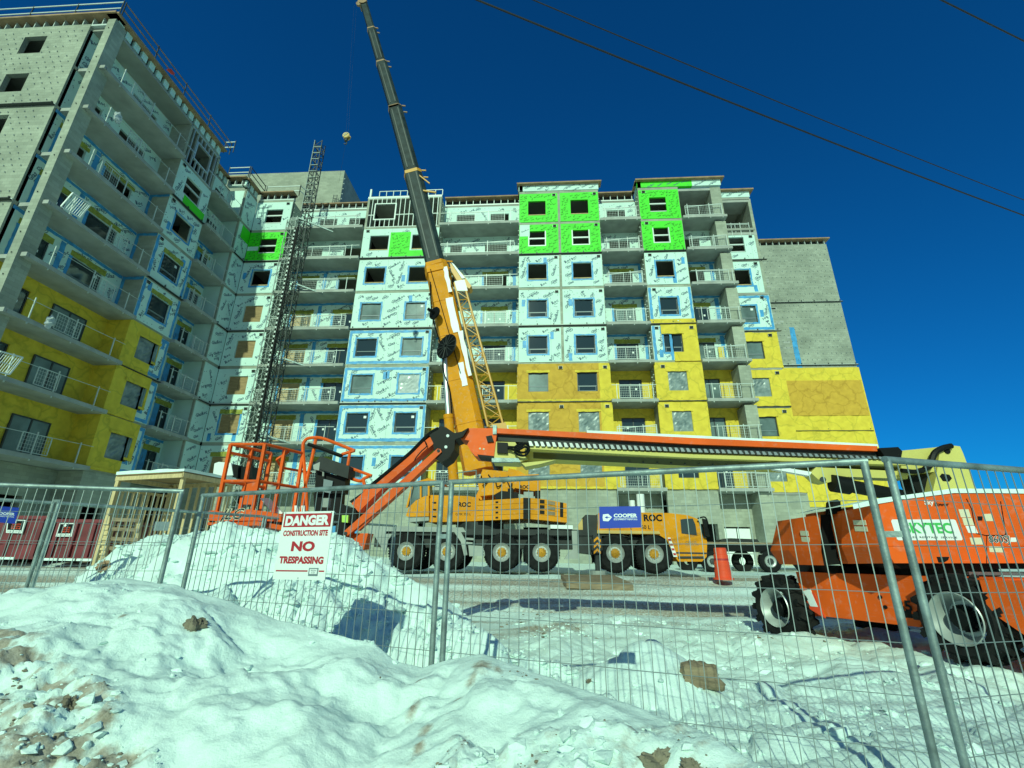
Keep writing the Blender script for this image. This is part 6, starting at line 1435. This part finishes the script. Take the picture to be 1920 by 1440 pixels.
# outrigger mats
mt = thing('timber_mat', 'thick weathered timber mat under the crane outrigger foot', 'timber mat', tuple(onY(1118, 1098, 18.6)))
m = MB(); za = onY(1118, 1080, 18.9).z
A = [onY(1051, 1077, 18.7), onY(1150, 1078, 18.7), onY(1187, 1094, 16.9), onY(1062, 1089, 16.9)]
for i in range(5):
    a, b = A[0]+(A[3]-A[0])*i/5, A[0]+(A[3]-A[0])*(i+.94)/5; c, d = A[1]+(A[2]-A[1])*(i+.94)/5, A[1]+(A[2]-A[1])*i/5; m.prism([a, b, c, d], (0, 0, -.24), 0)
m.build('mat_timbers', 'oldwood', mt)
m = MB(); q = A[2]-EZ*.12; m.prism([A[3]+Vector((0, -.02, -.05)), A[2]+Vector((0, -.02, -.05)), A[2]+Vector((0, -.02, -.22)), A[3]+Vector((0, -.02, -.22))], (0, .015, 0)); m.build('edge_plank', 'oldwood', mt)
# flatbed trailer
YT = 25.0; tr = thing('flatbed_trailer', 'black flatbed trailer with dual axles parked behind the orange lift', 'trailer', tuple(onY(1400, 1068, YT)))
m = MB(); m.prism(pl([(1322, 1016), (1560, 1019), (1560, 1023), (1322, 1020)], YT), (0, 2.5, 0), 1); m.prism(pl([(1322, 1020), (1560, 1023), (1560, 1034), (1470, 1035), (1330, 1032)], YT+.1), (0, 2.3, 0), 0); m.prism(pl([(1330, 1036), (1480, 1039), (1480, 1041), (1330, 1037.5)], YT), (0, .1, 0), 2); m.bar(onY(1462, 1043, YT+.2), onY(1500, 1058, YT+.2), .12)
m.build('deck', ['black', 'oldwood', 'cgrey'], tr)
for x, y in ((1336, 1048), (1445, 1050)): 
    q = onY(x, y, YT-.02); wheel(tr, (q.x, YT-.02, gz(q.x, YT)+.50), (0, -1, 0), .50, .3, 'rimg', 'dsteel', 0, .55, .05)
for x in (1300, 1408): q = onY(x, 1050, YT); m = MB(); m.lathe((q.x, YT+.9, gz(q.x, YT)+.5), (0, -1, 0), [(.2, 0), (.48, 0), (.5, -.05), (.5, -.28), (.2, -.3)], 24); m.build('wheel', 'rubber', tr)
lo = thing('steel_bundle', 'low bundle of grey steel lying on the flatbed deck', 'steel bundle', tuple(onY(1395, 1015, YT+.4)))
m = MB(); m.prism(pl([(1352, 1012), (1368, 1009), (1420, 1011), (1424, 1016), (1352, 1015)], YT+.4), (0, .8, 0)); m.build('steel_sections', 'deck', lo)
# overhead cables
for (p, q, r, l) in (((895, 0), (1920, 404), .016, 'thicker overhead cable, the lower of the pair crossing the sky'), ((1000, 0), (1920, 375), .010, 'thin overhead cable, the upper of the pair crossing the sky'), ((1765, 0), (1920, 77), .011, 'overhead cable cutting the top right corner of the sky')):
    a, b = onZ(*p, 9.4), onZ(*q, 9.4); d = b-a; pts = []
    ex = 32/d.length
    for i in range(61): t = -ex+(1+2*ex)*i/60; pts.append(a+d*t+EZ*(.0016*(((t-.5)*d.length)**2-(d.length/2)**2)))
    m = MB(); m.path(pts, r, 6); tag(m.build('overhead_cable', 'cable'), l, 'cable', 'overhead cables')
# clods and debris in the snow
def clod(c, s, name, label, mt='clod', cat='frozen clod', grp=None, sq=(1, 1, 1), seed=1):
    rr = random.Random(seed); m = MB(); n, k = 12, 7; rings = []
    for i in range(k+1):
        ph = math.pi*(i+.02)/(k+.04); rings.append([Vector(c)+Vector((math.sin(ph)*math.cos(2*math.pi*j/n)*sq[0], math.sin(ph)*math.sin(2*math.pi*j/n)*sq[1], math.cos(ph)*sq[2]))*s*rr.uniform(.72, 1.2) for j in range(n)])
    m.loft(rings[::-1]); tag(m.build(name, mt), label, cat, grp)
def onG(x, y, y0=1.6, y1=40):
    r_ = ray(x, y); t = np.arange(1.0, 40, .01); P = CAM[None]+r_[None]*t[:, None]
    k = int(np.argmax(P[:, 2] <= ground(P[:, 0], P[:, 1]))); return Vector(P[k])
def lump_mesh(c, s_, seed, sq=(1, 1, 1)):
    """a finely broken clod: a dense ball pushed in and out by noise"""
    n, k = 40, 24; th, ph = np.meshgrid(np.arange(n)*2*math.pi/n, math.pi*(np.arange(k)+.5)/k)
    d = np.stack([np.sin(ph)*np.cos(th), np.sin(ph)*np.sin(th), np.cos(ph)], -1); q = d*1.7+seed*7.3
    r_ = .75+.75*fbm(q[..., 0]+q[..., 2]*.7, q[..., 1]-q[..., 2]*.6, 5, seed)+.45*np.abs(fbm(q[..., 0]*2.2, q[..., 1]*2.2+q[..., 2]*2, 4, seed+3))
    if sq[0] == 1.35: d = d/np.abs(d).max(-1, keepdims=True)**.75; r_ = .55+.45*r_
    v = d*r_[..., None]*s_*np.array(sq)+np.array(c); m = MB(); m.loft([[tuple(x) for x in row] for row in v][::-1]); return m
for i, (x, y, s_, sq, nm, mt_, l, ct) in enumerate((
    (368, 1174, .062, (1.1, .9, 1.0), 'frozen_clod', 'clod', 'brown frozen clod standing up on the crest of the near snow bank', 'frozen clod'),
    (1312, 1280, .15, (1.35, .9, .85), 'crushed_carton', 'oldwood', 'crushed brown carton half sunk in the snow behind the middle fence panel', 'carton'),
    (1238, 1436, .075, (1.6, .8, .8), 'frozen_clod', 'clod', 'ragged dark clod at the bottom edge of the picture on the near bank', 'frozen clod'),
    (1296, 1440, .04, (1.3, .8, .9), 'frozen_clod', 'clod', 'small dark clod beside the ragged one at the bottom edge', 'frozen clod'),
    (128, 1325, .055, (.8, .8, 1.1), 'frozen_clod', 'clod', 'upright pale brown clod at the top of the dirty snow at lower left', 'frozen clod'),
    (1106, 1278, .035, (1.4, .8, .7), 'frozen_clod', 'clod', 'small brown scrap lying behind the crest of the near bank', 'frozen clod'),
    (196, 1062, .11, (1.1, .9, .9), 'stone', 'brown', 'reddish brown stone on the left shoulder of the snow pile', 'stone'))):
    p = onG(x, y)+(EZ*.06 if ct == 'carton' else EZ*0); tag(lump_mesh(p, s_, 3+i*5, sq).build(nm, mt_, smooth=True, angle=40), l, ct)
# loose crumbs of snow and grit, past counting
_t = (1+5**.5)/2
ICV = np.array([(-1, _t, 0), (1, _t, 0), (-1, -_t, 0), (1, -_t, 0), (0, -1, _t), (0, 1, _t), (0, -1, -_t), (0, 1, -_t), (_t, 0, -1), (_t, 0, 1), (-_t, 0, -1), (-_t, 0, 1)])/1.9
ICF = [(0, 11, 5), (0, 5, 1), (0, 1, 7), (0, 7, 10), (0, 10, 11), (1, 5, 9), (5, 11, 4), (11, 10, 2), (10, 7, 6), (7, 1, 8), (3, 9, 4), (3, 4, 2), (3, 2, 6), (3, 6, 8), (3, 8, 9), (4, 9, 5), (2, 4, 11), (6, 2, 10), (8, 6, 7), (9, 8, 1)]
rs = np.random.RandomState(5)
def crumbs(name, mt_, zones, label):
    V = []; Fc = []; o = 0
    for n, (x0, x1), (y0, y1), s0, s1, keep in zones:
        X, Y = rs.uniform(x0, x1, n), rs.uniform(y0, y1, n); k = keep(X, Y); X, Y = X[k], Y[k]; Z = ground(X, Y)
        S = s0*(s1/s0)**(rs.uniform(0, 1, len(X))**2.2)
        for x, y, z, s_ in zip(X, Y, Z, S):
            a = rs.normal(size=(3, 3)); q, _ = np.linalg.qr(a); v = ((ICV*rs.uniform(.6, 1.25, (12, 1)))@q)*np.array([rs.uniform(.7, 1.6), rs.uniform(.7, 1.6), rs.uniform(.4, .9)])
            V.append(v*s_+np.array([x, y, z+s_*.15])); Fc += [(a_+o, b_+o, c_+o) for a_, b_, c_ in ICF]; o += 12
    m = MB(); m.v = [tuple(r_) for r_ in np.concatenate(V)]; m.f = Fc; m.m = [0]*len(Fc)
    ob = m.build(name, mt_); ob['kind'] = 'stuff'; return ob
allk = lambda X, Y: np.ones(len(X), bool)
def patchy(s_, lim): return lambda X, Y: fbm(X*1.6, Y*1.6, 3, s_) > lim
crumbs('snow_crumbs', 'snow', [(900, (-4, 2.2), (2.1, 3.9), .005, .028, patchy(91, .02)), (1500, (-4.6, .4), (5.4, 7.7), .015, .075, patchy(92, -.15)), (1500, (-.8, 6.5), (4.3, 12.5), .015, .075, patchy(93, -.02)), (1300, (-2.8, .6), (1.8, 2.8), .006, .045, lambda X, Y: grit_mask(X, Y) > .25), (260, (-8, -4.5), (6, 9), .02, .1, allk)], '')
crumbs('road_grit', 'clod', [(4200, (-2.8, -.5), (1.8, 2.8), .003, .026, lambda X, Y: (grit_mask(X, Y) > .45) & (fbm(X*5, Y*5, 3, 95) > -.02)), (500, (-.8, .7), (1.9, 2.6), .003, .012, lambda X, Y: (grit_mask(X, Y) > .2) & (fbm(X*5, Y*5, 3, 99) > .1)), (160, (-1, .6), (2.9, 3.5), .003, .012, patchy(96, .14)), (300, (-1, 6), (9.5, 14), .01, .04, patchy(97, .08))], '')
vest = MB(); vq = [onX(x, y, XF+.30) for x, y in ((311, 130), (318, 129), (325, 139), (322, 140))]; vest.prism(vq, (.12, 0, 0)); tag(vest.build('safety_vest', 'drum'), 'bright orange cloth hanging at the roof edge of the left wing', 'safety vest')
